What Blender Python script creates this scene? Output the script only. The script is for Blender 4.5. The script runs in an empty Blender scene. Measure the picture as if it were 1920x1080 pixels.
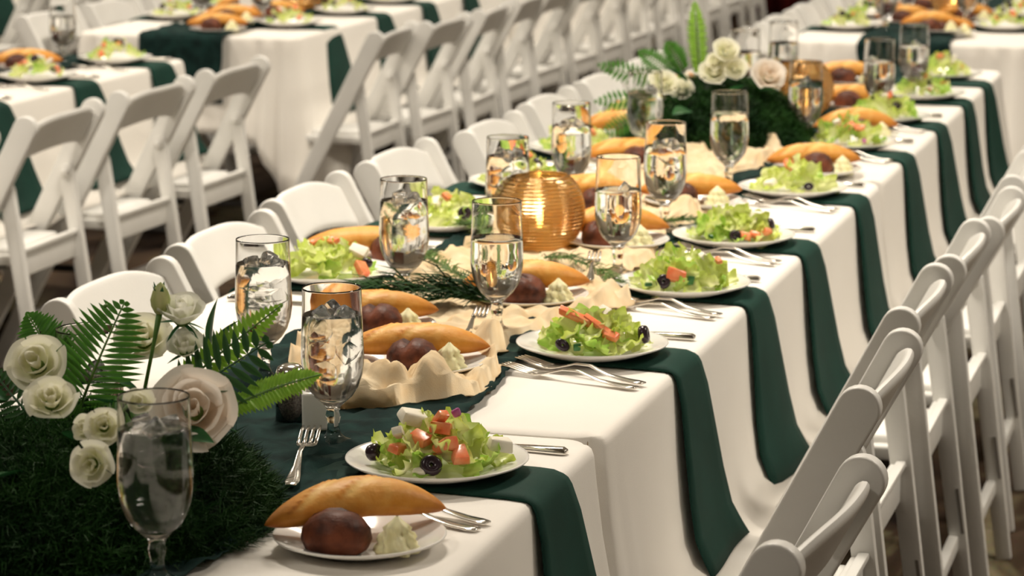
import bpy, bmesh, math, random
import numpy as np
from mathutils import Vector, Matrix, noise as mnoise

S = bpy.context.scene
COL = S.collection
PI = math.pi
R = random.Random(11)

# ------------------------------------------------------------------ camera, light, exposure
cam = bpy.data.cameras.new('camera')
cam.sensor_width = 36.0
cam.lens = 5100.0 * 36.0 / 1920.0
cam.clip_end = 100
cam.dof.use_dof = True
cam.dof.focus_distance = 3.55
cam.dof.aperture_fstop = 8.0
co = bpy.data.objects.new('camera', cam)
co.location = (0, 0, 1.6)
co.rotation_euler = (math.radians(90 - 10.4975), 0, math.radians(16.16))
COL.objects.link(co)
S.camera = co

W = bpy.data.worlds.new('world'); S.world = W
W.use_nodes = True
W.node_tree.nodes['Background'].inputs[0].default_value = (1.0, 0.9, 0.76, 1)
W.node_tree.nodes['Background'].inputs[1].default_value = 0.3

def area(name, loc, sx, sy, power, color=(1.0, 0.905, 0.77), rot=(0, 0, 0)):
    l = bpy.data.lights.new(name, 'AREA'); l.shape = 'RECTANGLE'
    l.size = sx; l.size_y = sy; l.energy = power; l.color = color; l.spread = math.radians(140)
    o = bpy.data.objects.new(name, l); o.location = loc; o.rotation_euler = rot
    COL.objects.link(o); return o

for ly, pw in ((4.9, 65), (8.4, 46), (11.9, 42), (15.4, 42)):
    for lx in (-8.2, -4.9, -1.7, 1.6):
        area('ceiling_lamp_or_fill', (lx, ly, 3.72), 0.7, 0.7, pw)
for lx, ly, pw in ((-2.4, 0.2, 34), (2.6, -0.6, 22), (5.6, 3.5, 32), (5.6, 9.5, 32), (-12.6, 5.5, 32), (-12.6, 12.0, 32)):  # those near the side walls are fills added to brighten walls and glass edges
    area('ceiling_lamp_or_fill', (lx, ly, 3.72), 0.7, 0.7, pw)

S.view_settings.view_transform = 'Standard'
S.view_settings.look = 'None'
S.view_settings.gamma = 1.0
S.view_settings.use_curve_mapping = False
S.view_settings.exposure = 0.20
S.cycles.max_bounces = 14
S.cycles.transmission_bounces = 14
S.cycles.transparent_max_bounces = 12
S.cycles.diffuse_bounces = 4
S.cycles.glossy_bounces = 5
S.cycles.sample_clamp_indirect = 8.0
S.cycles.blur_glossy = 0.5

# ------------------------------------------------------------------ materials
def nmat(name):
    m = bpy.data.materials.new(name); m.use_nodes = True
    nt = m.node_tree
    return m, nt, nt.nodes['Principled BSDF']

def rgb(c): return (c[0], c[1], c[2], 1.0)

def mat(name, c, rough=0.5, c2=None, scale=20.0, bump=0.0, bscale=None, detail=3.0, spec=None,
        metal=0.0, trans=0.0, ior=1.45, sheen=0.0, sss=0.0, stretch=None, lo=0.35, hi=0.65):
    m, nt, p = nmat(name)
    p.inputs['Base Color'].default_value = rgb(c)
    p.inputs['Roughness'].default_value = rough
    p.inputs['Metallic'].default_value = metal
    p.inputs['Transmission Weight'].default_value = trans
    p.inputs['IOR'].default_value = ior
    if spec is not None: p.inputs['Specular IOR Level'].default_value = spec
    if sheen: p.inputs['Sheen Weight'].default_value = sheen
    if sss:
        p.inputs['Subsurface Weight'].default_value = sss
        p.inputs['Subsurface Radius'].default_value = (0.01, 0.006, 0.003)
        p.inputs['Subsurface Scale'].default_value = 0.5
    tc = nt.nodes.new('ShaderNodeTexCoord')
    src = tc.outputs['Object']
    if stretch:
        mp = nt.nodes.new('ShaderNodeMapping'); mp.inputs['Scale'].default_value = stretch
        nt.links.new(src, mp.inputs[0]); src = mp.outputs[0]
    if c2 is not None:
        n = nt.nodes.new('ShaderNodeTexNoise'); n.inputs['Scale'].default_value = scale
        n.inputs['Detail'].default_value = detail
        nt.links.new(src, n.inputs['Vector'])
        r = nt.nodes.new('ShaderNodeValToRGB')
        r.color_ramp.elements[0].position = lo; r.color_ramp.elements[1].position = hi
        r.color_ramp.elements[0].color = rgb(c); r.color_ramp.elements[1].color = rgb(c2)
        nt.links.new(n.outputs['Fac'], r.inputs[0]); nt.links.new(r.outputs[0], p.inputs['Base Color'])
    if bump:
        n = nt.nodes.new('ShaderNodeTexNoise'); n.inputs['Scale'].default_value = bscale or scale
        n.inputs['Detail'].default_value = 3
        nt.links.new(src, n.inputs['Vector'])
        b = nt.nodes.new('ShaderNodeBump'); b.inputs['Strength'].default_value = bump
        b.inputs['Distance'].default_value = 0.002
        nt.links.new(n.outputs['Fac'], b.inputs['Height']); nt.links.new(b.outputs[0], p.inputs['Normal'])
    return m

def attr_mat(name, c0, c1, rough=0.45, transl=0.25, noise_scale=60, namp=0.25, spec=0.4):
    """colour runs from c0 (attr 0) to c1 (attr 1), with some translucency"""
    m, nt, p = nmat(name)
    a = nt.nodes.new('ShaderNodeAttribute'); a.attribute_name = 'tint'
    n = nt.nodes.new('ShaderNodeTexNoise'); n.inputs['Scale'].default_value = noise_scale
    tc = nt.nodes.new('ShaderNodeTexCoord'); nt.links.new(tc.outputs['Object'], n.inputs['Vector'])
    ad = nt.nodes.new('ShaderNodeMath'); ad.operation = 'MULTIPLY_ADD'
    ad.inputs[1].default_value = namp; nt.links.new(n.outputs['Fac'], ad.inputs[0])
    sb = nt.nodes.new('ShaderNodeMath'); sb.operation = 'SUBTRACT'; sb.inputs[1].default_value = namp * 0.5
    nt.links.new(a.outputs['Fac'], ad.inputs[2]); nt.links.new(ad.outputs[0], sb.inputs[0])
    r = nt.nodes.new('ShaderNodeValToRGB')
    r.color_ramp.elements[0].color = rgb(c0); r.color_ramp.elements[1].color = rgb(c1)
    nt.links.new(sb.outputs[0], r.inputs[0]); nt.links.new(r.outputs[0], p.inputs['Base Color'])
    p.inputs['Roughness'].default_value = rough
    p.inputs['Specular IOR Level'].default_value = spec
    if transl:
        t = nt.nodes.new('ShaderNodeBsdfTranslucent'); nt.links.new(r.outputs[0], t.inputs[0])
        mx = nt.nodes.new('ShaderNodeMixShader'); mx.inputs[0].default_value = transl
        nt.links.new(p.outputs[0], mx.inputs[1]); nt.links.new(t.outputs[0], mx.inputs[2])
        nt.links.new(mx.outputs[0], nt.nodes['Material Output'].inputs[0])
    return m

def sheer_mat(name, c, c2, transl=0.35, holes=0.0, rough=0.9):
    m, nt, p = nmat(name)
    tc = nt.nodes.new('ShaderNodeTexCoord')
    n = nt.nodes.new('ShaderNodeTexNoise'); n.inputs['Scale'].default_value = 26; n.inputs['Detail'].default_value = 5
    nt.links.new(tc.outputs['Object'], n.inputs['Vector'])
    r = nt.nodes.new('ShaderNodeValToRGB')
    r.color_ramp.elements[0].position = 0.35; r.color_ramp.elements[1].position = 0.68
    r.color_ramp.elements[0].color = rgb(c); r.color_ramp.elements[1].color = rgb(c2)
    nt.links.new(n.outputs['Fac'], r.inputs[0]); nt.links.new(r.outputs[0], p.inputs['Base Color'])
    p.inputs['Roughness'].default_value = rough; p.inputs['Specular IOR Level'].default_value = 0.15
    w = nt.nodes.new('ShaderNodeTexNoise'); w.inputs['Scale'].default_value = 700
    nt.links.new(tc.outputs['Object'], w.inputs['Vector'])
    b = nt.nodes.new('ShaderNodeBump'); b.inputs['Strength'].default_value = 0.4; b.inputs['Distance'].default_value = 0.001
    nt.links.new(w.outputs['Fac'], b.inputs['Height']); nt.links.new(b.outputs[0], p.inputs['Normal'])
    t = nt.nodes.new('ShaderNodeBsdfTranslucent'); nt.links.new(r.outputs[0], t.inputs[0])
    mx = nt.nodes.new('ShaderNodeMixShader'); mx.inputs[0].default_value = transl
    nt.links.new(p.outputs[0], mx.inputs[1]); nt.links.new(t.outputs[0], mx.inputs[2])
    out = mx
    if holes:
        tr = nt.nodes.new('ShaderNodeBsdfTransparent')
        m2 = nt.nodes.new('ShaderNodeMixShader'); m2.inputs[0].default_value = holes
        nt.links.new(mx.outputs[0], m2.inputs[1]); nt.links.new(tr.outputs[0], m2.inputs[2]); out = m2
    nt.links.new(out.outputs[0], nt.nodes['Material Output'].inputs[0])
    return m

def emit_mat(name, c, s):
    m, nt, p = nmat(name)
    p.inputs['Base Color'].default_value = rgb(c)
    p.inputs['Emission Color'].default_value = rgb(c); p.inputs['Emission Strength'].default_value = s
    return m

M = {}
M['plastic'] = mat('white_resin', (0.74, 0.73, 0.70), 0.38, (0.79, 0.78, 0.75), 6, 0.15, 160)
M['pad'] = mat('white_vinyl', (0.80, 0.79, 0.76), 0.42, bump=0.2, bscale=300)
M['slot'] = mat('slot_dark', (0.22, 0.20, 0.18), 0.7)
M['screw'] = mat('screw_metal', (0.35, 0.33, 0.30), 0.4, metal=1)
M['linen'] = mat('white_linen', (0.86, 0.82, 0.76), 0.85, (0.89, 0.855, 0.80), 3, 0.25, 900, spec=0.2, sheen=0.2)
M['napkin'] = mat('green_napkin', (0.006, 0.036, 0.026), 0.7, (0.008, 0.045, 0.033), 12, 0.3, 700, spec=0.2)
M['gauze_green'] = sheer_mat('green_gauze', (0.005, 0.016, 0.015), (0.012, 0.040, 0.035), 0.08)
M['gauze_peach'] = sheer_mat('peach_gauze', (0.88, 0.69, 0.43), (0.94, 0.81, 0.59), 0.3)
M['glass'] = mat('clear_glass', (1, 1, 1), 0.0, trans=1.0, ior=1.43)
M['water'] = mat('water', (0.985, 0.99, 0.985), 0.0, trans=1.0, ior=1.33)
M['ice'] = mat('ice', (0.98, 0.98, 0.97), 0.22, trans=1.0, ior=1.27, bump=0.5, bscale=90)
def ice_mat():
    m, nt, p = nmat('cloudy_ice')
    p.inputs['Base Color'].default_value = (0.98, 0.98, 0.97, 1); p.inputs['Roughness'].default_value = 0.14
    p.inputs['Transmission Weight'].default_value = 1.0; p.inputs['IOR'].default_value = 1.30
    t = nt.nodes.new('ShaderNodeBsdfTranslucent'); t.inputs[0].default_value = (0.93, 0.93, 0.92, 1)
    d = nt.nodes.new('ShaderNodeBsdfDiffuse'); d.inputs[0].default_value = (0.93, 0.93, 0.92, 1)
    td = nt.nodes.new('ShaderNodeMixShader'); td.inputs[0].default_value = 0.5
    nt.links.new(t.outputs[0], td.inputs[1]); nt.links.new(d.outputs[0], td.inputs[2])
    tc = nt.nodes.new('ShaderNodeTexCoord'); n = nt.nodes.new('ShaderNodeTexNoise'); n.inputs['Scale'].default_value = 110
    nt.links.new(tc.outputs['Object'], n.inputs['Vector'])
    r = nt.nodes.new('ShaderNodeMapRange'); r.inputs['From Min'].default_value = .4; r.inputs['From Max'].default_value = .65; r.inputs['To Min'].default_value = .0; r.inputs['To Max'].default_value = .22
    nt.links.new(n.outputs['Fac'], r.inputs['Value'])
    mx = nt.nodes.new('ShaderNodeMixShader'); nt.links.new(r.outputs[0], mx.inputs[0])
    nt.links.new(p.outputs[0], mx.inputs[1]); nt.links.new(td.outputs[0], mx.inputs[2])
    nt.links.new(mx.outputs[0], nt.nodes['Material Output'].inputs[0])
    return m
M['ice'] = ice_mat(); M['ice_wet'] = mat('submerged_ice', (0.99, 0.99, 0.985), 0.25, trans=1.0, ior=1.02, bump=0.5, bscale=120)
M['icy_water'] = mat('icy_water', (0.985, 0.985, 0.975), 0.10, trans=1.0, ior=1.33, bump=0.25, bscale=45)
M['china'] = mat('white_china', (0.84, 0.82, 0.78), 0.12, bump=0.02, bscale=8)
M['butter'] = mat('butter', (0.86, 0.80, 0.44), 0.45, (0.90, 0.86, 0.56), 60, 0.2, 120, sss=0.1)
M['roll'] = mat('dark_rye', (0.045, 0.013, 0.007), 0.5, (0.19, 0.055, 0.025), 32, 0.7, 80, detail=6, spec=0.25)
M['tomato'] = mat('tomato', (0.84, 0.20, 0.08), 0.25, (0.90, 0.38, 0.18), 70, 0.2, 90, sss=0.1)
M['olive'] = mat('black_olive', (0.018, 0.012, 0.016), 0.22, (0.04, 0.022, 0.03), 40)
M['cheese'] = mat('white_cheese', (0.84, 0.78, 0.64), 0.6, (0.88, 0.84, 0.72), 60, 0.5, 120)
M['onion'] = mat('red_onion', (0.35, 0.03, 0.22), 0.3, (0.6, 0.2, 0.45), 80)
M['cuke'] = mat('cucumber_skin', (0.02, 0.09, 0.03), 0.35, (0.05, 0.2, 0.05), 60)
M['steel'] = mat('steel', (0.80, 0.77, 0.72), 0.16, metal=1.0, bump=0.03, bscale=40)
M['lettuce'] = attr_mat('lettuce', (0.91, 0.90, 0.58), (0.60, 0.74, 0.085), 0.32, 0.42, 70, 0.5)
M['lettuce_dark'] = attr_mat('lettuce_dark', (0.72, 0.85, 0.28), (0.32, 0.58, 0.06), 0.3, 0.42, 70, 0.4)
M['petal'] = attr_mat('petal_cream', (0.84, 0.85, 0.52), (0.96, 0.94, 0.80), 0.5, 0.4, 40, 0.2, 0.2)
M['petal_blush'] = attr_mat('petal_blush', (0.92, 0.76, 0.58), (0.97, 0.90, 0.82), 0.5, 0.4, 40, 0.2, 0.2)
M['petal_white'] = attr_mat('petal_white', (0.78, 0.82, 0.56), (0.95, 0.94, 0.86), 0.5, 0.4, 40, 0.2, 0.2)
M['fern'] = attr_mat('fern_green', (0.035, 0.13, 0.022), (0.10, 0.30, 0.03), 0.42, 0.3, 60, 0.3)
M['fern_lime'] = attr_mat('fern_lime', (0.16, 0.40, 0.03), (0.36, 0.62, 0.07), 0.42, 0.35, 60, 0.3)
M['fern_dark'] = attr_mat('fern_dark', (0.012, 0.05, 0.014), (0.04, 0.13, 0.03), 0.4, 0.2, 60, 0.3)
M['leaf'] = attr_mat('broad_leaf', (0.012, 0.06, 0.022), (0.03, 0.14, 0.04), 0.3, 0.15, 60, 0.3)
M['fuzz'] = mat('asparagus_fern', (0.006, 0.030, 0.007), 0.55, (0.024, 0.080, 0.015), 9, spec=0.2)
M['fuzz_light'] = mat('sprig_green', (0.03, 0.085, 0.015), 0.5, (0.14, 0.22, 0.05), 12, spec=0.2)
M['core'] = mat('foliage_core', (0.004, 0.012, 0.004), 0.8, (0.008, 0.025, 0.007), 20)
M['stem'] = mat('green_stem', (0.08, 0.18, 0.03), 0.45, (0.12, 0.26, 0.05), 30)
M['sepal'] = mat('sepal_green', (0.06, 0.14, 0.02), 0.45, (0.18, 0.28, 0.06), 50)
M['bud'] = mat('bud_green', (0.35, 0.45, 0.12), 0.45, (0.62, 0.62, 0.30), 60, stretch=(1, 1, 0.2))
M['dark_metal'] = mat('dark_table_steel', (0.045, 0.042, 0.04), 0.5, (0.06, 0.055, 0.05), 20)
M['plywood'] = mat('table_board', (0.35, 0.27, 0.18), 0.6, (0.42, 0.33, 0.22), 10, stretch=(1, 8, 1))
M['wax'] = mat('candle_wax', (0.93, 0.86, 0.70), 0.5, sss=0.2)
M['pepper'] = mat('ground_pepper', (0.05, 0.04, 0.035), 0.9, (0.18, 0.15, 0.12), 400)
M['flame'] = emit_mat('flame', (1.0, 0.70, 0.30), 90.0)
M['wall'] = mat('painted_wall', (0.80, 0.75, 0.65), 0.8, (0.83, 0.78, 0.68), 2, 0.1, 60)
M['ceil'] = mat('ceiling_white', (0.75, 0.72, 0.66), 0.9, bump=0.2, bscale=30)
M['curtain'] = mat('burgundy_drape', (0.16, 0.012, 0.012), 0.7, (0.22, 0.018, 0.016), 8, stretch=(8, 8, 0.4))

def crust_mat():
    m, nt, p = nmat('bread_crust')
    a = nt.nodes.new('ShaderNodeAttribute'); a.attribute_name = 'tint'
    n = nt.nodes.new('ShaderNodeTexNoise'); n.inputs['Scale'].default_value = 55; n.inputs['Detail'].default_value = 6
    tc = nt.nodes.new('ShaderNodeTexCoord'); nt.links.new(tc.outputs['Object'], n.inputs['Vector'])
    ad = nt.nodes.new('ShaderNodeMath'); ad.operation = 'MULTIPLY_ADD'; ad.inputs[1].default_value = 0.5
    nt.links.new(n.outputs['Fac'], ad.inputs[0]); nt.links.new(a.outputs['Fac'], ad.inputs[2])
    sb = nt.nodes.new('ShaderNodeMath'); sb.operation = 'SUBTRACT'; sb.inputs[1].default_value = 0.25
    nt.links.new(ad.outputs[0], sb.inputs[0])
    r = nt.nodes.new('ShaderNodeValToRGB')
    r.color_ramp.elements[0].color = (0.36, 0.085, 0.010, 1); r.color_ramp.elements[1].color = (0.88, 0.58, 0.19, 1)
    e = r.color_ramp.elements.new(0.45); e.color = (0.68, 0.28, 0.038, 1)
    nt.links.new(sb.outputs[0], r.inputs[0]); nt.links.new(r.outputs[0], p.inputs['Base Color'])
    p.inputs['Roughness'].default_value = 0.5; p.inputs['Specular IOR Level'].default_value = 0.35
    b = nt.nodes.new('ShaderNodeBump'); b.inputs['Strength'].default_value = 0.35; b.inputs['Distance'].default_value = 0.002
    n2 = nt.nodes.new('ShaderNodeTexNoise'); n2.inputs['Scale'].default_value = 140
    nt.links.new(tc.outputs['Object'], n2.inputs['Vector'])
    nt.links.new(n2.outputs['Fac'], b.inputs['Height']); nt.links.new(b.outputs[0], p.inputs['Normal'])
    return m
M['crust'] = crust_mat()

def gold_mat():
    m, nt, p = nmat('gold_glass')
    tc = nt.nodes.new('ShaderNodeTexCoord')
    w = nt.nodes.new('ShaderNodeTexWave'); w.bands_direction = 'Z'; w.inputs['Scale'].default_value = 48
    w.inputs['Distortion'].default_value = 1.2; w.inputs['Detail Scale'].default_value = 0.4
    nt.links.new(tc.outputs['Object'], w.inputs['Vector'])
    b = nt.nodes.new('ShaderNodeBump'); b.inputs['Strength'].default_value = 1.0; b.inputs['Distance'].default_value = 0.0035
    nt.links.new(w.outputs['Fac'], b.inputs['Height'])
    p.inputs['Base Color'].default_value = (0.98, 0.74, 0.40, 1)
    p.inputs['Roughness'].default_value = 0.10; p.inputs['Transmission Weight'].default_value = 1.0
    p.inputs['IOR'].default_value = 1.18
    g = nt.nodes.new('ShaderNodeBsdfGlossy'); g.inputs[0].default_value = (0.92, 0.68, 0.34, 1); g.inputs['Roughness'].default_value = 0.2
    t = nt.nodes.new('ShaderNodeBsdfTranslucent'); t.inputs[0].default_value = (0.62, 0.38, 0.13, 1)
    for q in (p, g, t): nt.links.new(b.outputs[0], q.inputs['Normal'])
    m0 = nt.nodes.new('ShaderNodeMixShader'); m0.inputs[0].default_value = 0.20
    nt.links.new(p.outputs[0], m0.inputs[1]); nt.links.new(t.outputs[0], m0.inputs[2])
    mx = nt.nodes.new('ShaderNodeMixShader'); mx.inputs[0].default_value = 0.36
    nt.links.new(m0.outputs[0], mx.inputs[1]); nt.links.new(g.outputs[0], mx.inputs[2])
    nt.links.new(mx.outputs[0], nt.nodes['Material Output'].inputs[0])
    return m
M['gold'] = gold_mat()

def carpet_mat():
    m, nt, p = nmat('patterned_carpet')
    tc = nt.nodes.new('ShaderNodeTexCoord')
    mp = nt.nodes.new('ShaderNodeMapping'); mp.inputs['Scale'].default_value = (1.0, 0.62, 1)
    nt.links.new(tc.outputs['Object'], mp.inputs[0])
    n = nt.nodes.new('ShaderNodeTexNoise'); n.inputs['Scale'].default_value = 2.3; n.inputs['Detail'].default_value = 4
    n.inputs['Distortion'].default_value = 1.2
    nt.links.new(mp.outputs[0], n.inputs['Vector'])
    r = nt.nodes.new('ShaderNodeValToRGB')
    E = r.color_ramp.elements
    E[0].position = 0.36; E[0].color = (0.020, 0.013, 0.010, 1)
    E[1].position = 0.66; E[1].color = (0.30, 0.26, 0.165, 1)
    for q, c in ((0.46, (0.055, 0.035, 0.022, 1)), (0.55, (0.085, 0.055, 0.034, 1)), (0.59, (0.19, 0.155, 0.09, 1))):
        e = E.new(q); e.color = c
    nt.links.new(n.outputs['Fac'], r.inputs[0])
    f = nt.nodes.new('ShaderNodeTexNoise'); f.inputs['Scale'].default_value = 90; f.inputs['Detail'].default_value = 2
    nt.links.new(tc.outputs['Object'], f.inputs['Vector'])
    mx = nt.nodes.new('ShaderNodeMixRGB'); mx.blend_type = 'MULTIPLY'; mx.inputs[0].default_value = 0.5
    nt.links.new(r.outputs[0], mx.inputs[1]); nt.links.new(f.outputs['Color'], mx.inputs[2])
    nt.links.new(mx.outputs[0], p.inputs['Base Color'])
    p.inputs['Roughness'].default_value = 0.95; p.inputs['Specular IOR Level'].default_value = 0.1
    b = nt.nodes.new('ShaderNodeBump'); b.inputs['Strength'].default_value = 0.5
    nt.links.new(f.outputs['Fac'], b.inputs['Height']); nt.links.new(b.outputs[0], p.inputs['Normal'])
    return m
M['carpet'] = carpet_mat()

# ------------------------------------------------------------------ mesh helpers
def mesh(name, V, F, m, smooth=True, tint=None, edges=()):
    me = bpy.data.meshes.new(name)
    me.from_pydata([tuple(v) for v in V], edges, F)
    if smooth and len(me.polygons):
        me.polygons.foreach_set('use_smooth', [True] * len(me.polygons))
    me.materials.append(M[m] if isinstance(m, str) else m)
    if tint is not None:
        a = me.attributes.new('tint', 'FLOAT', 'POINT'); a.data.foreach_set('value', [float(t) for t in tint])
    me.update()
    return me

def place(name, me, parent=None, loc=(0, 0, 0), rot=(0, 0, 0), scale=(1, 1, 1), mtx=None):
    o = bpy.data.objects.new(name, me)
    COL.objects.link(o)
    if parent is not None: o.parent = parent
    if mtx is not None: o.matrix_local = mtx
    else:
        o.location = loc; o.rotation_euler = rot; o.scale = scale
    return o

def tag(o, label=None, cat=None, group=None, kind=None):
    if label: o['label'] = label
    if cat: o['category'] = cat
    if group: o['group'] = group
    if kind: o['kind'] = kind
    return o

def thing(name, label, cat, loc=(0, 0, 0), rz=0.0, group=None):
    o = bpy.data.objects.new(name, None); o.empty_display_size = 0.05
    COL.objects.link(o); o.location = loc; o.rotation_euler = (0, 0, rz)
    return tag(o, label, cat, group)

KIDS = {}
def kids(o): return list(o.children)

def copy_tree(o, parent=None):
    c = o.copy(); COL.objects.link(c)
    if parent is not None: c.parent = parent
    for ch in kids(o): copy_tree(ch, c)
    return c

class G:
    """collects geometry"""
    def __init__(s): s.v = []; s.f = []; s.t = []
    def add(s, V, F, T=None):
        n = len(s.v); s.v += [tuple(v) for v in V]; s.f += [tuple(i + n for i in f) for f in F]
        s.t += list(T) if T is not None else [0.5] * len(V)
        return s
    def box(s, c, d, rot=None):
        x, y, z = [q / 2 for q in d]
        V = [Vector(p) for p in ((-x, -y, -z), (x, -y, -z), (x, y, -z), (-x, y, -z), (-x, -y, z), (x, -y, z), (x, y, z), (-x, y, z))]
        if rot is not None: V = [rot @ p for p in V]
        V = [p + Vector(c) for p in V]
        return s.add(V, [(0, 3, 2, 1), (4, 5, 6, 7), (0, 1, 5, 4), (1, 2, 6, 5), (2, 3, 7, 6), (3, 0, 4, 7)])
    def tube(s, pts, r, n=8, cap=True, T=None):
        pts = [Vector(p) for p in pts]
        rr = r if isinstance(r, (list, tuple)) else [r] * len(pts)
        V = []; F = []
        up = Vector((0, 0, 1))
        for i, p in enumerate(pts):
            d = (pts[min(i + 1, len(pts) - 1)] - pts[max(i - 1, 0)]).normalized()
            a = d.cross(up)
            if a.length < 1e-3: a = d.cross(Vector((1, 0, 0)))
            a.normalize(); b = d.cross(a)
            for k in range(n):
                t = 2 * PI * k / n
                V.append(p + (a * math.cos(t) + b * math.sin(t)) * rr[i])
        for i in range(len(pts) - 1):
            for k in range(n):
                F.append((i * n + k, i * n + (k + 1) % n, (i + 1) * n + (k + 1) % n, (i + 1) * n + k))
        if cap:
            F.append(tuple(range(n))[::-1]); F.append(tuple((len(pts) - 1) * n + k for k in range(n)))
        return s.add(V, F, T)
    def lathe(s, prof, n=32, close=False, fr=None, T=None):
        V = []; F = []
        for i, (r, z) in enumerate(prof):
            for k in range(n):
                t = 2 * PI * k / n
                q = r * (fr(t, i, z) if fr else 1)
                V.append((q * math.cos(t), q * math.sin(t), z))
        m = len(prof)
        for i in range(m - 1 if not close else m):
            j = (i + 1) % m
            for k in range(n):
                F.append((i * n + k, i * n + (k + 1) % n, j * n + (k + 1) % n, j * n + k))
        return s.add(V, F, T)
    def grid(s, fn, nu, nv, T=None, wrap=False):
        V = []; F = []; TT = []
        for j in range(nv + 1):
            for i in range(nu + 1):
                V.append(fn(i / nu, j / nv)); TT.append(T(i / nu, j / nv) if T else 0.5)
        for j in range(nv):
            for i in range(nu):
                a = j * (nu + 1) + i
                F.append((a, a + 1, a + nu + 2, a + nu + 1))
        return s.add(V, F, TT)
    def mesh(s, name, m, smooth=True): return mesh(name, s.v, s.f, m, smooth, s.t)

def bevel_mesh(name, V, F, m, width, seg=2, smooth=True):
    me = bpy.data.meshes.new(name); me.from_pydata([tuple(v) for v in V], [], F); me.update()
    bm = bmesh.new(); bm.from_mesh(me)
    bmesh.ops.recalc_face_normals(bm, faces=bm.faces)
    ed = [e for e in bm.edges if len(e.link_faces) == 2 and e.calc_face_angle() > 0.5]
    bmesh.ops.bevel(bm, geom=ed, offset=width, segments=seg, affect='EDGES', profile=0.6)
    bm.to_mesh(me); bm.free()
    me.polygons.foreach_set('use_smooth', [smooth] * len(me.polygons))
    if smooth:
        try: me.set_sharp_from_angle(angle=math.radians(50))
        except Exception: pass
    me.materials.append(M[m]); return me

def bbox(name, c, d, m, width=0.004, seg=2):
    g = G().box(c, d); return bevel_mesh(name, g.v, g.f, m, width, seg)

def prism_xz(name, outline, y0, y1, m, width=0.004, seg=2):
    n = len(outline)
    V = [(x, y0, z) for x, z in outline] + [(x, y1, z) for x, z in outline]
    F = [tuple(range(n)), tuple(range(2 * n - 1, n - 1, -1))] + [(i, i + n, (i + 1) % n + n, (i + 1) % n) for i in range(n)]
    return bevel_mesh(name, V, F, m, width, seg)

def fbm(x, y, z=0.0, o=4):
    return mnoise.fractal(Vector((x, y, z)), 1.0, 2.0, o)

ORD = ['nearest', 'second', 'third', 'fourth', 'fifth', 'sixth', 'seventh', 'eighth', 'ninth', 'tenth', 'eleventh',
       'twelfth', 'thirteenth', 'fourteenth', 'fifteenth', 'sixteenth']

# ------------------------------------------------------------------ room
def slab(name, c, d, m):
    g = G().box((0, 0, 0), d); o = place(name, g.mesh(name, m, False), loc=c); tag(o, kind='structure'); return o
slab('floor', (-3.5, 7.5, -0.05), (21, 24, 0.1), 'carpet')
slab('ceiling', (-3.5, 7.5, 3.85), (21, 24, 0.1), 'ceil')
slab('wall_left', (-14.05, 7.5, 1.9), (0.1, 24, 3.8), 'wall')
slab('wall_right', (7.05, 7.5, 1.9), (0.1, 24, 3.8), 'wall')
slab('wall_back', (-3.5, 19.55, 1.9), (21, 0.1, 3.8), 'wall')
slab('wall_front', (-3.5, -4.55, 1.9), (21, 0.1, 3.8), 'wall')
def drape_panel(x0, x1, label):
    g = G()
    n = int((x1 - x0) / 0.025)
    g.grid(lambda u, v: (x0 + (x1 - x0) * u, 19.0 + 0.06 * math.sin(u * (x1 - x0) * 34) + 0.03 * math.sin(u * 17), 0.01 + 3.4 * v), n, 6)
    o = place('curtain', g.mesh('curtain', 'curtain'))
    md = o.modifiers.new('thick', 'SOLIDIFY'); md.thickness = 0.006
    tag(o, label, 'curtain')
drape_panel(-6.2, -1.9, 'dark burgundy curtain hanging on the back wall behind the far chairs')

# ------------------------------------------------------------------ folding chair (back = +x)
PH = math.radians(28)
TOPX, TOPZ = 0.214, 0.782
def post_outline():
    A = Vector((TOPX - TOPZ * math.tan(PH), 0.0)); B = Vector((TOPX, TOPZ))
    d = (B - A).normalized(); nrm = Vector((d.y, -d.x))
    w0, w1 = 0.019, 0.031
    pts = [A + nrm * w0, A + (B - A) * 0.45 + nrm * 0.026, B + nrm * w1 - d * 0.03]
    C = B - d * 0.03
    for k in range(1, 12):
        t = PI * k / 12
        pts.append(C + nrm * (w1 * math.cos(t)) + d * (0.031 * math.sin(t)))
    pts += [B - nrm * w1 - d * 0.03, A + (B - A) * 0.45 - nrm * 0.026, A - nrm * w0]
    return [(p.x, p.y) for p in pts]
def rleg_outline():
    A = Vector((0.131, 0.592)); B = Vector((0.212, 0.0)); d = (B - A).normalized(); nrm = Vector((d.y, -d.x)); w = 0.02
    pts = []
    for k in range(9):
        t = PI * k / 8
        pts.append(A + nrm * (w * math.cos(t)) - d * (w * math.sin(t)))
    pts += [B - nrm * 0.016, B + nrm * 0.016]
    return [(p.x, p.y) for p in pts]
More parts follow.
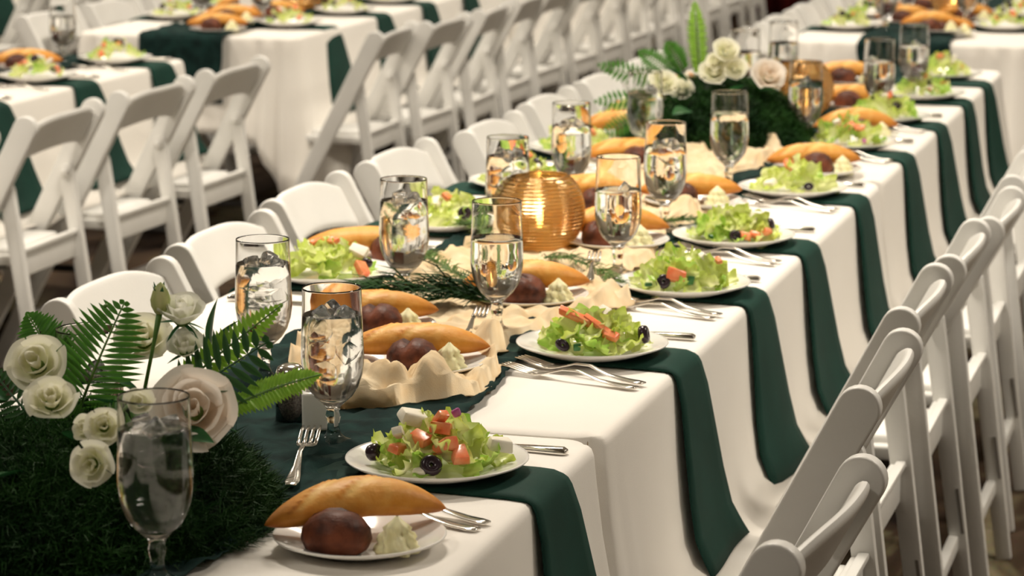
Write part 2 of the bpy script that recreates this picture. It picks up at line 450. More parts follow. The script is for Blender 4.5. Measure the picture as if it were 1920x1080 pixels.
def slat_mesh():
    u = Vector((math.sin(PH), 0, math.cos(PH))); nr = Vector((math.cos(PH), 0, -math.sin(PH)))
    base = Vector((TOPX, 0, TOPZ))
    def pt(a, b, side):
        y = -0.197 + 0.394 * a
        q = (y / 0.197)
        top = 0.006 - 0.038 * abs(q) ** 3.2
        bot = -0.098 - 0.030 * q * q
        s = bot + (top - bot) * b
        e = min(b, 1 - b, 0.12) / 0.12
        th = 0.011 * math.sqrt(max(0, 1 - (1 - e) ** 2)) if e < 1 else 0.011
        off = 0.004 - 0.022 * (1 - q * q) * 0 + 0.016 * (1 - q * q)
        p = base + u * s + nr * (off + side * th * .72); return (p.x, y, p.z)
    g = G(); nu, nv = 22, 12
    bs = [0, .02, .05, .09, .14, .3, .5, .7, .86, .91, .95, .98, 1]
    V = []; F = []
    for side in (1, -1):
        for j in range(13):
            for i in range(nu + 1): V.append(pt(i / nu, bs[j], side))
    N = (nu + 1) * 13
    for j in range(12):
        for i in range(nu):
            a = j * (nu + 1) + i
            F.append((a, a + 1, a + nu + 2, a + nu + 1)); F.append((N + a + 1, N + a, N + a + nu + 1, N + a + nu + 2))
    g.add(V, F)
    return g.mesh('backrest', 'plastic')
def make_chair():
    t = thing('folding_chair', 'x', 'chair')
    po = post_outline(); rl = rleg_outline()
    for s in (-1, 1):
        y = s * 0.208
        place('post', prism_xz('post', po, y - 0.012, y + 0.012, 'plastic', 0.0045, 3), t)
        y = s * 0.183
        lg = place('rear_leg', prism_xz('rear_leg', rl, y - 0.0115, y + 0.0115, 'plastic', 0.004, 2), t)
        place('slot', G().box((0.192, s * 0.1705, 0.22), (0.006, 0.003, 0.09), Matrix.Rotation(-0.152, 3, 'Y')).mesh('slot', 'slot', False), lg)
        g = G().lathe([(0.0001, 0.012), (0.008, 0.0115), (0.012, 0.008), (0.012, 0), (0.0001, 0)], 14)
        V = [(0.132 + v[0], s * 0.172 - s * v[2] * .8, 0.590 + v[1]) for v in g.v]
        place('pivot_cap', mesh('pivot_cap', V, g.f, 'plastic'), t)
        V = [(0.128 + v[0] * 0.5, s * (0.199 - 0.006), 0.552 + v[1] * 0.5) for v in g.v]
    sl = slat_mesh(); o = place('backrest', sl, t); o.name = 'backrest'
    place('seat', bbox('seat', (-0.025, 0, 0.408), (0.33, 0.325, 0.028), 'plastic', 0.007, 3), t)
    place('seat_pad', bbox('seat_pad', (-0.027, 0, 0.427), (0.29, 0.285, 0.022), 'pad', 0.009, 3), t)
    ap = place('rear_rail', bbox('rear_rail', (0.144, 0, 0.400), (0.020, 0.345, 0.068), 'plastic', 0.004, 2), t)
    place('rail_lip', bbox('rail_lip', (0.154, 0, 0.435), (0.018, 0.345, 0.012), 'plastic', 0.004, 2), ap)
    place('front_rail', bbox('front_rail', (-0.17, 0, 0.380), (0.02, 0.33, 0.05), 'plastic', 0.004, 2), t)
    place('stretcher', bbox('stretcher', (0.181, 0, 0.155), (0.020, 0.345, 0.030), 'plastic', 0.004, 2), t)
    place('stretcher', bbox('stretcher', (-0.13, 0, 0.13), (0.020, 0.395, 0.030), 'plastic', 0.004, 2), t)
    return t
CH0 = make_chair(); _used = []
def chair(xtop, yc, side, label, group, jitter=0.0):
    o = CH0 if not _used else copy_tree(CH0)
    _used.append(1)
    o.location = (xtop - side * TOPX, yc, 0)
    o.rotation_euler = (0, 0, (0 if side > 0 else PI) + jitter)
    tag(o, label, 'chair', group)

MR_CH = [3.06, 3.85, 4.44, 4.95, 5.40, 5.98, 6.55, 7.12, 7.75]
for i, y in enumerate(MR_CH):
    chair([-0.492, -0.543, -0.570, -0.561, -0.54, -0.56, -0.565, -0.56, -0.56][i], y, 1,
          'white resin folding chair, %s along the right side of the middle table row' % ORD[i], 'chairs on the right of the middle tables', [-.07, .0, .0, .01, 0, .02, 0, 0, 0][i])
ML_CH = [3.58, 4.135, 4.685, 5.235, 5.812, 6.384, 6.97, 7.52, 8.02]
for i, y in enumerate(ML_CH[1:]):
    chair([-1.91, -1.935, -1.97, -1.967, -1.918, -1.935, -1.93, -1.92][i], y, -1,
          'white folding chair facing us, %s along the left side of the middle tables' % ORD[i], 'chairs on the left of the middle tables', R.uniform(-.03, .03))
for i, y in enumerate([5.73, 6.34, 6.94, 7.53]):
    chair(-3.03, y, 1, 'white folding chair with back to us, %s of the front left table row' % ORD[i], 'chairs on the right of the left row, front stretch', R.uniform(-.04, .04))
for i in range(13):
    chair(-2.955 + R.uniform(-.015, .015) if i == 0 else -2.92 + R.uniform(-.02, .02), 8.83 if i == 0 else 8.72 + 0.535 * i, 1, 'blurred white folding chair, %s in the left row beyond the table gap' % ORD[i], 'chairs on the right of the left row, far stretch', R.uniform(-.04, .04))
for i, y in enumerate([7.25, 7.75]):
    chair(-4.42, y, -1, 'blurred white chair on far side of front left tables, %s of two' % ['nearer', 'farther'][i], 'chairs on the far side of the left row, front stretch')
for i in range(5):
    chair(-4.42, 9.1 + 0.55 * i, -1, 'blurred white chair facing us behind the far left tables, %s from front' % ORD[i].replace('nearest', 'first'), 'chairs on the far side of the left row, far stretch')
for i in range(5):
    chair(-1.82, 9.14 + 0.55 * i, -1, 'white chair facing us left of the far middle tables, %s from front' % ORD[i].replace('nearest', 'first'), 'chairs on the left of the far middle tables')
for i in range(9):
    chair(-5.48, 9.9 + 0.58 * i, 1, 'very blurred white chair in the farthest left row, %s from front' % ORD[i].replace('nearest', 'first'), 'chairs of the farthest left row')

# ------------------------------------------------------------------ tables and cloths
PROF_FREE = [(0, .75), (.006, .7485), (.011, .744), (.014, .735), (.017, .70), (.024, .63), (.033, .57), (.042, .51), (.050, .47), (.056, .435), (.061, .40), (.066, .37)]
PROF_SEAT = [(0, .75), (.006, .7485), (.011, .744), (.014, .735), (.017, .70), (.022, .63), (.029, .56), (.038, .50), (.052, .468), (.080, .449), (.115, .444), (.15, .442)]
def smooth01(t): t = max(0, min(1, t)); return t * t * (3 - 2 * t)
def seatness(y, chairs):
    d = min([abs(y - c) for c in chairs] or [9]); return 1 - smooth01((d - .20) / .20)
def tablecloth(x0, x1, y0, y1, label, name='tablecloth', chR=(), chL=(), near=True, far=True, corner=0.16, wob=0, top=.75, rz=0.0, dropadd=0.0):
    cx, cy = (x0 + x1) / 2, (y0 + y1) / 2
    hx, hy = (x1 - x0) / 2, (y1 - y0) / 2; rc = 0.035
    P = []
    def seg(a, b, nrm, n):
        for k in range(n):
            t = k / n; P.append((a[0] + (b[0] - a[0]) * t, a[1] + (b[1] - a[1]) * t, nrm[0], nrm[1]))
    def arc(c, a0, a1, n=8):
        for k in range(n):
            t = a0 + (a1 - a0) * k / n; P.append((c[0] + rc * math.cos(t), c[1] + rc * math.sin(t), math.cos(t), math.sin(t)))
    nx, ny = int(hx * 2 / 0.02), int(hy * 2 / 0.02)
    seg((hx, -hy + rc), (hx, hy - rc), (1, 0), ny); arc((hx - rc, hy - rc), 0, PI / 2)
    seg((hx - rc, hy), (-hx + rc, hy), (0, 1), nx); arc((-hx + rc, hy - rc), PI / 2, PI)
    seg((-hx, hy - rc), (-hx, -hy + rc), (-1, 0), ny); arc((-hx + rc, -hy + rc), PI, 1.5 * PI)
    seg((-hx + rc, -hy), (hx - rc, -hy), (0, -1), nx); arc((hx - rc, -hy + rc), 1.5 * PI, 2 * PI)
    n = len(P); L = len(PROF_FREE)
    V = []; F = []
    # inner top rings so the flat top shades well
    for sc in (0.05, 0.6, 0.97):
        for (px, py, a, b) in P: V.append((px * sc, py * sc, top))
    for li in range(L):
        for (px, py, a, b) in P:
            wy = cy + py
            if a > .99: s = seatness(wy, chR)
            elif a < -.99: s = seatness(wy, chL)
            else: s = 0
            of, zf = PROF_FREE[li]; os_, zs = PROF_SEAT[li]
            o = of + (os_ - of) * s; z = zf + (zs - zf) * s
            t = li / (L - 1)
            dcx = hx - abs(px); dcy = hy - abs(py)
            isnear, isfar = py < 0, py > 0
            endfree = near if isnear else far
            dc = max(dcx, dcy) if (dcx < .3 and dcy < .3) else .5
            ck = math.exp(-(dc / .10) ** 2)
            tt = max(0, (t - .33) / .67)
            if endfree:
                z -= corner * ck * tt * tt
                ph = math.atan2(py, px) * 40 + wob
                fold = math.sin((px - py) * 62 + wob * 3) * .5 + math.sin((px + py) * 47 + wob) * .5
                o += ck * tt * (.035 + .022 * fold)
                if abs(b) > .99: o += tt * .008 * math.sin(px * 38 + wob) * (1 - s) + (.35 + .65 * tt) * (1 if t > .25 else 0) * .016 * math.sin(px * 92 + wob) * math.exp(-((dcx - .09) / .10) ** 2) * (1 if dcx > .015 else 0)
            else:
                if abs(b) > .5 or dcy < .05:
                    o *= .12 if abs(b) > .5 else 1
                o += ck * tt * .012 * math.sin(py * 90 + wob) * (1 if a > .5 else 0)
            if abs(a) > .99: o += tt * (.007 * math.sin(wy * 29 + wob) + .006 * math.sin(wy * 53 + wob * 2)) * (1 - s)
            V.append((px + a * o, py + b * o, z - .75 + top - dropadd * tt * (1 - s)))
    rows = 3 + L
    for j in range(rows - 1):
        for k in range(n):
            F.append((j * n + k, (j + 1) * n + k, (j + 1) * n + (k + 1) % n, j * n + (k + 1) % n))
    F.append(tuple(range(n)))
    o = place(name, mesh(name, V, F, 'linen'), loc=(cx, cy, 0), rot=(0, 0, rz))
    md = o.modifiers.new('thick', 'SOLIDIFY'); md.thickness = 0.0012; md.offset = -1
    tag(o, label, 'tablecloth'); return o
def folding_table(x0, x1, y0, y1, label, rz=0.0):
    t = thing('banquet_table', label, 'table', ((x0 + x1) / 2, (y0 + y1) / 2, 0), rz)
    hx, hy = (x1 - x0) / 2 - .008, (y1 - y0) / 2 - .008
    place('tabletop', bbox('tabletop', (0, 0, .735), (hx * 2, hy * 2, .022), 'plywood', .004), t)
    for e in (-1, 1):
        for s in (-1, 1):
            place('leg', G().tube([(s * .27, e * (hy - .28), .72), (s * .27, e * (hy - .28), .03)], .016, 10).tube([(s * .20, e * (hy - .28), .016), (s * .36, e * (hy - .28), .016)], .014, 8).mesh('leg', 'dark_metal'), t)
        place('crossbar', G().tube([(-.27, e * (hy - .28), .12), (.27, e * (hy - .28), .12)], .012, 8).tube([(-.27, e * (hy - .28), .40), (.27, e * (hy - .28), .40)], .012, 8).mesh('crossbar', 'dark_metal'), t)
        place('brace', G().tube([(0, e * (hy - .28), .40), (0, e * (hy - .75), .71)], .011, 8).mesh('brace', 'dark_metal'), t)
XR, XL = -0.87, -1.72
TB = []
def table(x0, x1, y0, y1, where, **k):
    rz = k.get('rz', 0)
    folding_table(x0, x1, y0, y1, 'folding banquet table with dark legs, ' + where, rz)
    tablecloth(x0, x1, y0, y1, 'white tablecloth draped over the table, ' + where, **k)
table(XL, XR, 0.93, 3.368, 'nearest in the middle row', chR=MR_CH, chL=ML_CH, far=False, wob=1.0, top=.7515)
table(XL, XR, 3.385, 5.835, 'second in the middle row', chR=MR_CH, chL=ML_CH, near=False, far=False, wob=2.3)
table(XL, XR, 5.85, 8.27, 'third in the middle row', chR=MR_CH, chL=ML_CH, near=False, wob=4.1)
FM0, FM1 = -1.66, -0.86
FL_CH = [9.14 + .55 * i for i in range(5)]
table(FM0, FM1, 9.10, 11.64, 'first of the middle row beyond the gap', chL=FL_CH, far=False, wob=0.4, corner=.12)
table(FM0, FM1, 11.66, 14.1, 'last of the middle row beyond the gap', chL=FL_CH, near=False, wob=0.9)
LX0, LX1 = -4.16, -3.365
LF_CH = [8.83] + [8.72 + .535 * i for i in range(1, 13)]
table(LX0, LX1, 5.47, 7.90, 'front table of the left row', chR=[5.73, 6.34, 6.94, 7.53], wob=3.0, corner=.08)
table(LX0 + .06, LX1 + .06, 8.70, 11.28, 'first of the left row beyond the gap', dropadd=-.05, chR=LF_CH, far=False, wob=5.2, corner=.22, rz=0.012)
table(LX0 + .08, LX1 + .08, 11.30, 13.74, 'second of the left row beyond the gap', chR=LF_CH, near=False, far=False, wob=1.7)
table(LX0 + .08, LX1 + .08, 13.76, 16.2, 'last of the left row beyond the gap', chR=LF_CH, near=False, wob=2.7)
table(-6.7, -5.85, 9.6, 12.04, 'first of the farthest left row', wob=.7, far=False)
table(-6.7, -5.85, 12.06, 14.5, 'last of the farthest left row', wob=.2, near=False)

# ------------------------------------------------------------------ runners (gauze)
def runner(name, label, cxf, wf, y0, y1, zf, m, nu, nv, hang=0.0):
    g = G()
    def fn(u, v):
        y = y0 + (y1 - y0) * v; c = cxf(y); w = wf(y)
        x = c + (u - .5) * w
        x += .012 * fbm(y * 9, u * 3, 7.3)
        z = .7525 + zf(x, y, u)
        if y < y0h:
            d = y0h - y
            z = .752 - max(0, d - .01); return (x, y0h - .02 - .028 * min(1, d * 2.4) - .004 * math.sin(x * 90), z)
        return (x, y, z)
    y0h = y0 if not hang else y0 + hang
    g.grid(fn, nu, nv)
    o = place(name, g.mesh(name, m))
    md = o.modifiers.new('thick', 'SOLIDIFY'); md.thickness = 0.0015; md.offset = 1
    tag(o, label, 'table runner'); return o
def zgreen(x, y, u):
    e = min(u, 1 - u) * 2
    return .002 + .016 * abs(fbm(x * 14, y * 10, 1.0)) * (0.35 + .65 * smooth01((1 - e) * 1.6)) + .004 * abs(math.sin(x * 60 + 5 * fbm(x * 4, y * 4)))
runner('gauze_runner', 'dark green gauze runner down the centre of the middle table row', lambda y: -1.295 + .02 * math.sin(y * 2.3), lambda y: .385 + .03 * math.sin(y * 4.1), 2.1, 8.2, zgreen, 'gauze_green', 44, 420)
runner('gauze_runner', 'dark green gauze runner hanging off the near end of far left tables', lambda y: -3.69, lambda y: .31, 8.435, 13.6, zgreen, 'gauze_green', 26, 200, hang=.24)
runner('gauze_runner', 'dark green gauze runner hanging off the near end of far middle tables', lambda y: -1.27, lambda y: .31, 8.85, 13.6, zgreen, 'gauze_green', 26, 200, hang=.24)
runner('gauze_runner', 'dark green gauze runner along the front left table', lambda y: -3.72, lambda y: .31, 5.6, 7.86, zgreen, 'gauze_green', 26, 120)
def interp(tab, y):
    for (a, b), (c, d) in zip(tab, tab[1:]):
        if y <= c: t = smooth01((y - a) / (c - a)) if y > a else 0; return b + (d - b) * t
    return tab[-1][1]
PE_R = [(3.40, -1.26), (3.45, -1.16), (3.56, -1.075), (3.70, -1.085), (3.80, -1.12), (3.95, -1.13), (4.15, -1.07), (4.27, -1.035), (4.40, -1.11), (4.7, -1.10), (5.0, -1.13), (5.22, -1.10), (5.5, -1.14), (5.8, -1.17), (5.95, -1.14), (6.1, -1.12), (6.25, -1.18)]
PE_L = [(3.40, -1.30), (3.5, -1.36), (3.7, -1.41), (4.1, -1.44), (4.4, -1.46), (4.8, -1.45), (5.2, -1.46), (5.8, -1.40), (6.25, -1.3)]
FLAT = [(-1.20, 3.66, .085), (-1.19, 4.205, .085), (-1.19, 4.78, .085), (-1.154, 5.289, .085), (-1.36, 3.9, .085), (-1.33, 5.17, .085), (-1.315, 4.70, .07),
        (-1.175, 3.971, .04), (-1.118, 4.518, .04), (-1.148, 5.01, .04), (-1.15, 5.622, .04), (-1.388, 4.157, .04), (-1.375, 4.717, .04), (-1.402, 5.269, .04), (-1.27, 3.335, .05)]
def zpeach(x, y, u):
    r = abs(fbm(x * 11 + 3, y * 9, 5.0, 3)); r2 = abs(fbm(x * 26, y * 20, 2.0, 2))
    e = smooth01((abs(u - .5) * 2 - .35) / .45)
    z = .013 + .036 * r * (0.45 + .75 * e) + .014 * r2 + .006 * abs(fbm(x * 60, y * 45, 9.0, 2))
    z += .030 * math.exp(-((y - 3.50) / .06) ** 2) * smooth01((x + 1.30) / .05) * (.5 + r)
    z += .022 * math.exp(-((y - 3.70) / .06) ** 2) * math.exp(-((x + 1.09) / .03) ** 2)
    for (a, b, rr) in FLAT:
        d = math.hypot(x - a, y - b)
        if d < rr + .04: z = z * smooth01((d - rr * .8) / (rr * .2 + .04)) + .016 * (1 - smooth01((d - rr * .8) / (rr * .2 + .04)))
    if u < .02 or u > .98: z *= .25
    if y < 3.41: z *= .3
    return z
runner('peach_gauze', 'crumpled peach gauze bunched along the middle table around the gold candle', lambda y: (interp(PE_R, y) + interp(PE_L, y)) / 2, lambda y: interp(PE_R, y) - interp(PE_L, y), 3.40, 6.25, zpeach, 'gauze_peach', 64, 460)

# ------------------------------------------------------------------ napkins
def napkin(yn, w, xin, xe, side, label, group, hangz=.45, seat=True, skew=0.02, endw=2.0):
    """strip from xin on the table over the edge xe (side +1: hangs towards +x)"""
    prof = PROF_SEAT if seat else PROF_FREE
    path = [(-abs(xe - xin), .7545), (-abs(xe - xin) * .6, .7555), (-abs(xe - xin) * .3, .7545), (-.02, .7545), (.0, .7545)]
    for (o, z) in prof[1:]:
        if z < hangz: break
        path.append((o + min(.012, .004 + .012 * (.75 - z) / .1), z + .0035))
    path.append((path[-1][0] + .010, hangz))
    n = len(path); V = []; F = []
    nw = 8; th = .0022
    for sgn in (1, -1):
        for i, (o, z) in enumerate(path):
            t = max(0, (.7545 - z) / (.7545 - hangz)) if i > 4 else 0
            ww = w * (1 + (endw - 1) * t)
            ya = yn - .02 * t * w / .145; 
            for k in range(nw + 1):
                q = k / nw
                y = ya + ww * q + skew * (1 - i / 4 if i < 4 else 0)
                lift = .004 * math.sin(q * PI) * (1 if i < 5 else 0)
                wave = t * (.006 * math.sin(q * 4 + yn * 7) + .012 * q)
                oo = o + wave; zz = z + lift
                if i < 5: zz += sgn * th
                else: oo += sgn * th
                V.append((xe + side * oo, y, zz))
    m = (nw + 1)
    N = n * m
    for i in range(n - 1):
        for k in range(nw):
            a = i * m + k
            F.append((a, a + 1, a + m + 1, a + m)); F.append((N + a + 1, N + a, N + a + m, N + a + m + 1))
        F.append((i * m, (i + 1) * m, N + (i + 1) * m, N + i * m)); b = i * m + nw; F.append((b + m, b, N + b, N + b + m))
    for k in range(nw):
        F.append((k + 1, k, N + k, N + k + 1)); a = (n - 1) * m + k; F.append((a, a + 1, N + a + 1, N + a))
    o = place('napkin', mesh('napkin', V, F, 'napkin'))
    return tag(o, label, 'napkin', group)

# ------------------------------------------------------------------ tableware meshes
def plate_mesh(r, h=.018):
    p = [(.0005, .004), (r * .55, .004), (r * .62, .0055), (r * .70, .009), (r * .97, h), (r, h + .0008), (r * 1.003, h - .0006), (r * .985, h - .0025), (r * .72, .004), (r * .62, .0005), (r * .6, 0), (r * .52, 0), (r * .5, .0015), (.0005, .0015)]
    return G().lathe(p, 56).mesh('plate', 'china')
PLATE = plate_mesh(.1145); BPLATE = plate_mesh(.098, .016)
def goblet_meshes():
    out = [(.0004, 0), (.028, 0), (.0305, .0012), (.0305, .003), (.026, .0055), (.016, .0085), (.0105, .013), (.0082, .020), (.0078, .028), (.0095, .034), (.0102, .039), (.0088, .044), (.0098, .050), (.0165, .0565), (.026, .065), (.0335, .077), (.0385, .092), (.0408, .108), (.0410, .122), (.0402, .145), (.0390, .175), (.0384, .2055), (.0381, .2078)]
    inn = [(.0377, .2078), (.0377, .2055), (.0384, .175), (.0396, .145), (.0404, .122), (.0401, .108), (.0377, .092), (.0315, .0785), (.024, .0695), (.015, .0645), (.0004, .0625)]
    glass = G().lathe(out + inn, 48).mesh('goblet', 'glass')
    def water(level):
        w = [(.0004, .0623)]
        for (r, z) in inn[::-1][1:]:
            if z < level - .002: w.append((r + .0002, z - .0002))
        # interpolate radius
        pr = [(z, r) for r, z in inn[::-1]]
        for (z0, r0), (z1, r1) in zip(pr, pr[1:]):
            if z0 <= level <= z1: rr = r0 + (r1 - r0) * (level - z0) / (z1 - z0 + 1e-9)
        w += [(rr + .0002, level), (rr * .7, level - .0006), (.0004, level - .0006)]
        return G().lathe(w, 48).mesh('water', 'icy_water' if level > .165 else 'water')
    return glass, {lv: water(lv) for lv in (.15, .162, .172)}
GOB, WATER = goblet_meshes()
def ice_mesh(seed, m='ice'):
    r = random.Random(seed); g = G().box((0, 0, 0), (.021, .021, .019))
    V = [(x * r.uniform(.8, 1.15), y * r.uniform(.8, 1.15), z * r.uniform(.8, 1.1)) for x, y, z in g.v]
    return bevel_mesh('ice_cube', V, g.f, m, .004, 2)
ICE = [ice_mesh(i) for i in range(3)]; ICEW = [ice_mesh(i + 3, 'ice_wet') for i in range(3)]
def goblet(x, y, label, group, level=.162, ice=5, z=.752, detail=True):
    o = place('water_goblet', GOB, loc=(x, y, z), rot=(0, 0, R.uniform(0, 6)))
    tag(o, label, 'glass', group)
    place('water', WATER[level], o)
    for k in range(ice):
        rad = .017 if k < 6 else .012
        a = k * 2.1 + R.uniform(-.4, .4)
        zz = level + .001 if k < 3 else level - .022 * (1 + (k - 3) // 2) - .004
        place('ice_cube', (ICE if k < 3 else ICEW)[k % 3], o, (rad * math.cos(a), rad * math.sin(a), zz), (R.uniform(0, 3), R.uniform(0, 3), R.uniform(0, 3)))
    return o

def lettuce_mesh(seed, dark=False):
    r = random.Random(seed); ph = r.uniform(0, 6); cup = r.uniform(.25, .6); wd = r.uniform(.7, 1.0)
    def fn(u, v):
        a = (u - .5) * 2
        w = wd * (.35 + .65 * math.sin(min(1, v * 1.1) * PI * .62))
        x = a * w * .5; y = v - .5
        ruff = abs(a) ** 2 * .10 * math.sin(v * 15 + ph + a) + (v ** 3) * .10 * math.sin(a * 7 + ph)
        z = cup * (a * a * .35 + (v - .4) ** 2 * .6) + ruff + .03 * fbm(u * 4 + seed, v * 4)
        return (x, y, z)
    T = lambda u, v: min(1, max(0, .15 + .75 * (abs(u - .5) * 2) ** 1.2 * .8 + v * .45 - .2))
    g = G().grid(fn, 10, 10, T)
    return g.mesh('lettuce_leaf', 'lettuce_dark' if dark else 'lettuce')
LET = [lettuce_mesh(s) for s in range(6)]; LETD = [lettuce_mesh(s + 20, True) for s in range(2)]
def chunk_mesh(name, m, seed, d):
    r = random.Random(seed); g = G().box((0, 0, 0), d)
    V = [(x * r.uniform(.7, 1.15), y * r.uniform(.7, 1.15), z * r.uniform(.7, 1.15)) for x, y, z in g.v]
    return bevel_mesh(name, V, g.f, m, .0025, 2)
TOM = [chunk_mesh('tomato_chunk', 'tomato', s, (.022, .016, .014)) for s in range(3)]
TOMW = chunk_mesh('tomato_wedge', 'tomato', 9, (.05, .012, .013))
FETA = [chunk_mesh('cheese_cube', 'cheese', s + 5, (.021, .016, .013)) for s in range(2)]
ONI = chunk_mesh('onion_piece', 'onion', 4, (.009, .006, .011))
CUK = chunk_mesh('cucumber_piece', 'cuke', 6, (.010, .006, .014))
OLV = G().lathe([(.0022, .008), (.0075, .0085), (.0098, .006), (.0108, 0), (.0098, -.006), (.0075, -.0085), (.0022, -.008), (.0018, 0)], 18, close=True).mesh('olive', 'olive')
A16 = math.radians(16.16)
KM = {'t': ('tomato_chunk', TOM), 'w': ('tomato_wedge', [TOMW]), 'c': ('cheese_cube', FETA), 'o': ('olive', [OLV]), 'n': ('onion_piece', [ONI]), 'k': ('cucumber_piece', [CUK])}
def salad(x, y, z, seed, items, nleaf, label, group, rad=.078, ht=.05):
    r = random.Random(seed)
    t = thing('salad', label, 'salad', (x, y, z), A16, group)
    for k in range(nleaf):
        q = math.sqrt((k + .5) / nleaf); a = k * 2.4 + r.uniform(-.3, .3)
        px, py = rad * q * math.cos(a) * 1.0, rad * q * math.sin(a) * .85
        pz = ht * (1 - q * q) * r.uniform(.55, 1.0) + .006
        sc = r.uniform(.034, .056) * (1.0 if q < .7 else .85)
        me = r.choice(LET) if r.random() < .82 else r.choice(LETD)
        place('lettuce_leaf', me, t, (px, py, pz), (r.uniform(-1.0, 1.0) - .35 * math.sin(a), r.uniform(-1.0, 1.0) + .4 * math.cos(a), r.uniform(0, 6.3)), (sc, sc, sc))
    for it in items:
        nm, ms = KM[it[0]]
        s = (it[4] if len(it) > 4 else 1) * (.95 if it[0] in 'tc' else 1)
        rot = it[5] if len(it) > 5 else (r.uniform(-.8, .8), r.uniform(-.8, .8), r.uniform(0, 3))
        place(nm, r.choice(ms), t, (it[1], it[2], it[3] - (.002 if it[3] > .03 else 0)), rot, (s * r.uniform(.9, 1.2), s * r.uniform(.8, 1.1), s * r.uniform(.7, 1.0)))
    return t
def rand_items(seed):
    r = random.Random(seed); L = []
    for k, n in (('t', 3), ('o', 2), ('c', 2), ('n', 1)):
        for _ in range(n):
            a = r.uniform(PI * 1.05, PI * 1.95) if r.random() < .7 else r.uniform(0, 6.3)
            q = r.uniform(.15, .9)
            L.append((k, .07 * q * math.cos(a), .055 * q * math.sin(a), .052 * (1 - q * q) + .016))
    return L

def baguette_mesh(seed, L=.215, w=.033, h=.052, arch=.014, slash=True):
    r = random.Random(seed); nu, nv = 72, 32
    V = []; F = []; T = []
    cuts = [-.30, .22] if slash else []
    for i in range(nu + 1):
        s = -1 + 2 * i / nu
        env = max(0, 1 - abs(s) ** 2.6) ** .75
        env = max(env, .015)
        for j in range(nv):
            t = 2 * PI * j / nv
            cy, cz = math.cos(t), math.sin(t)
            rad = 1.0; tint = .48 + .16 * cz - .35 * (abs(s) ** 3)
            for c in cuts:
                d = (s - c) - .42 * cy
                if cz > .15 and abs(cy) < .85:
                    k = math.exp(-(d / .075) ** 2) * min(1, (cz - .15) * 2)
                    k2 = math.exp(-((d + .115) / .030) ** 2) * min(1, (cz - .15) * 2)
                    rad -= .05 * k; tint += .30 * k
                    rad += .06 * k2; tint -= .34 * k2
            rad *= 1 + .03 * fbm(s * 3 + seed, cy * 1.3, cz * 1.3)
            y = w * env * cy * rad
            z = h * .5 * env * (cz if cz > 0 else cz * .75) * rad
            V.append((s * L / 2, y + .008 * math.sin(s * 1.7 + seed) * (1 - s * s), z + arch * (1 - s * s)))
            T.append(tint)
    for i in range(nu):
        for j in range(nv):
            F.append((i * nv + j, (i + 1) * nv + j, (i + 1) * nv + (j + 1) % nv, i * nv + (j + 1) % nv))
    F.append(tuple(range(nv))); F.append(tuple(nu * nv + j for j in range(nv))[::-1])
    return mesh('baguette_roll', V, F, 'crust', True, T)
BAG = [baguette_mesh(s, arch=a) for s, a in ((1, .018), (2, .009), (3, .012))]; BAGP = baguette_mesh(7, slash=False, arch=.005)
def roll_mesh(seed):
    def fr(t, i, z): return 1 + .05 * math.sin(t * 2 + seed) + .06 * fbm(math.cos(t) * 1.5, math.sin(t) * 1.5, seed + z * 20)
    p = [(.0004, 0), (.028, .0), (.036, .006), (.0405, .018), (.039, .032), (.031, .044), (.019, .051), (.008, .0535), (.0004, .054)]
    g = G().lathe(p, 30, fr=fr)
    g.v = [(x, y, z - .010 * math.exp(-((y - .3 * x - .008) / .006) ** 2) * max(0, (z - .02) / .034)) for x, y, z in g.v]
    return g.mesh('rye_roll', 'roll')
ROLL = [roll_mesh(2.0), roll_mesh(5.0)]
def butter_mesh():
    def fr(t, i, z): return 1 + (.17 if i < 9 else .0) * math.sin(7 * t + i * .55)
    p = [(.0004, 0), (.021, 0), (.024, .004), (.0225, .009), (.019, .012), (.0205, .016), (.018, .021), (.0135, .024), (.0145, .028), (.011, .033), (.006, .037), (.0015, .042)]
    return G().lathe(p, 56, fr=fr).mesh('butter_rosette', 'butter')
BUT = butter_mesh()
def fork_mesh():
    g = G()
    def hz(x): return .002 + .013 * math.exp(-((x - .10) / .035) ** 2) + .008 * smooth01((x - .15) / .06)
    xs = [0, .012, .03, .06, .09, .115, .13, .142, .152, .160]
    ws = [.006, .0085, .0075, .0045, .003, .0028, .004, .009, .012, .0125]
    V = []; F = []
    for x, w in zip(xs, ws):
        z = hz(x); V += [(x, -w, z - .0012), (x, w, z - .0012), (x, w, z + .0012), (x, -w, z + .0012)]
    for i in range(len(xs) - 1):
        for k in range(4): F.append((i * 4 + k, i * 4 + (k + 1) % 4, i * 4 + 4 + (k + 1) % 4, i * 4 + 4 + k))
    F += [(3, 2, 1, 0), tuple(len(V) - 4 + k for k in range(4))]
    g.add(V, F)
    for q in (-1.5, -.5, .5, 1.5):
        V = []; F = []
        for i, x in enumerate((.158, .175, .195, .212)):
            w = .0022 if i < 3 else .0012; z = hz(x); y = q * .0068
            V += [(x, y - w, z - .0011), (x, y + w, z - .0011), (x, y + w, z + .0011), (x, y - w, z + .0011)]
        for i in range(3):
            for k in range(4): F.append((i * 4 + k, i * 4 + (k + 1) % 4, i * 4 + 4 + (k + 1) % 4, i * 4 + 4 + k))
        F += [(3, 2, 1, 0), (12, 13, 14, 15)]
        g.add(V, F)
    return bevel_mesh('fork', g.v, g.f, 'steel', .0004, 1)
FORK = fork_mesh()
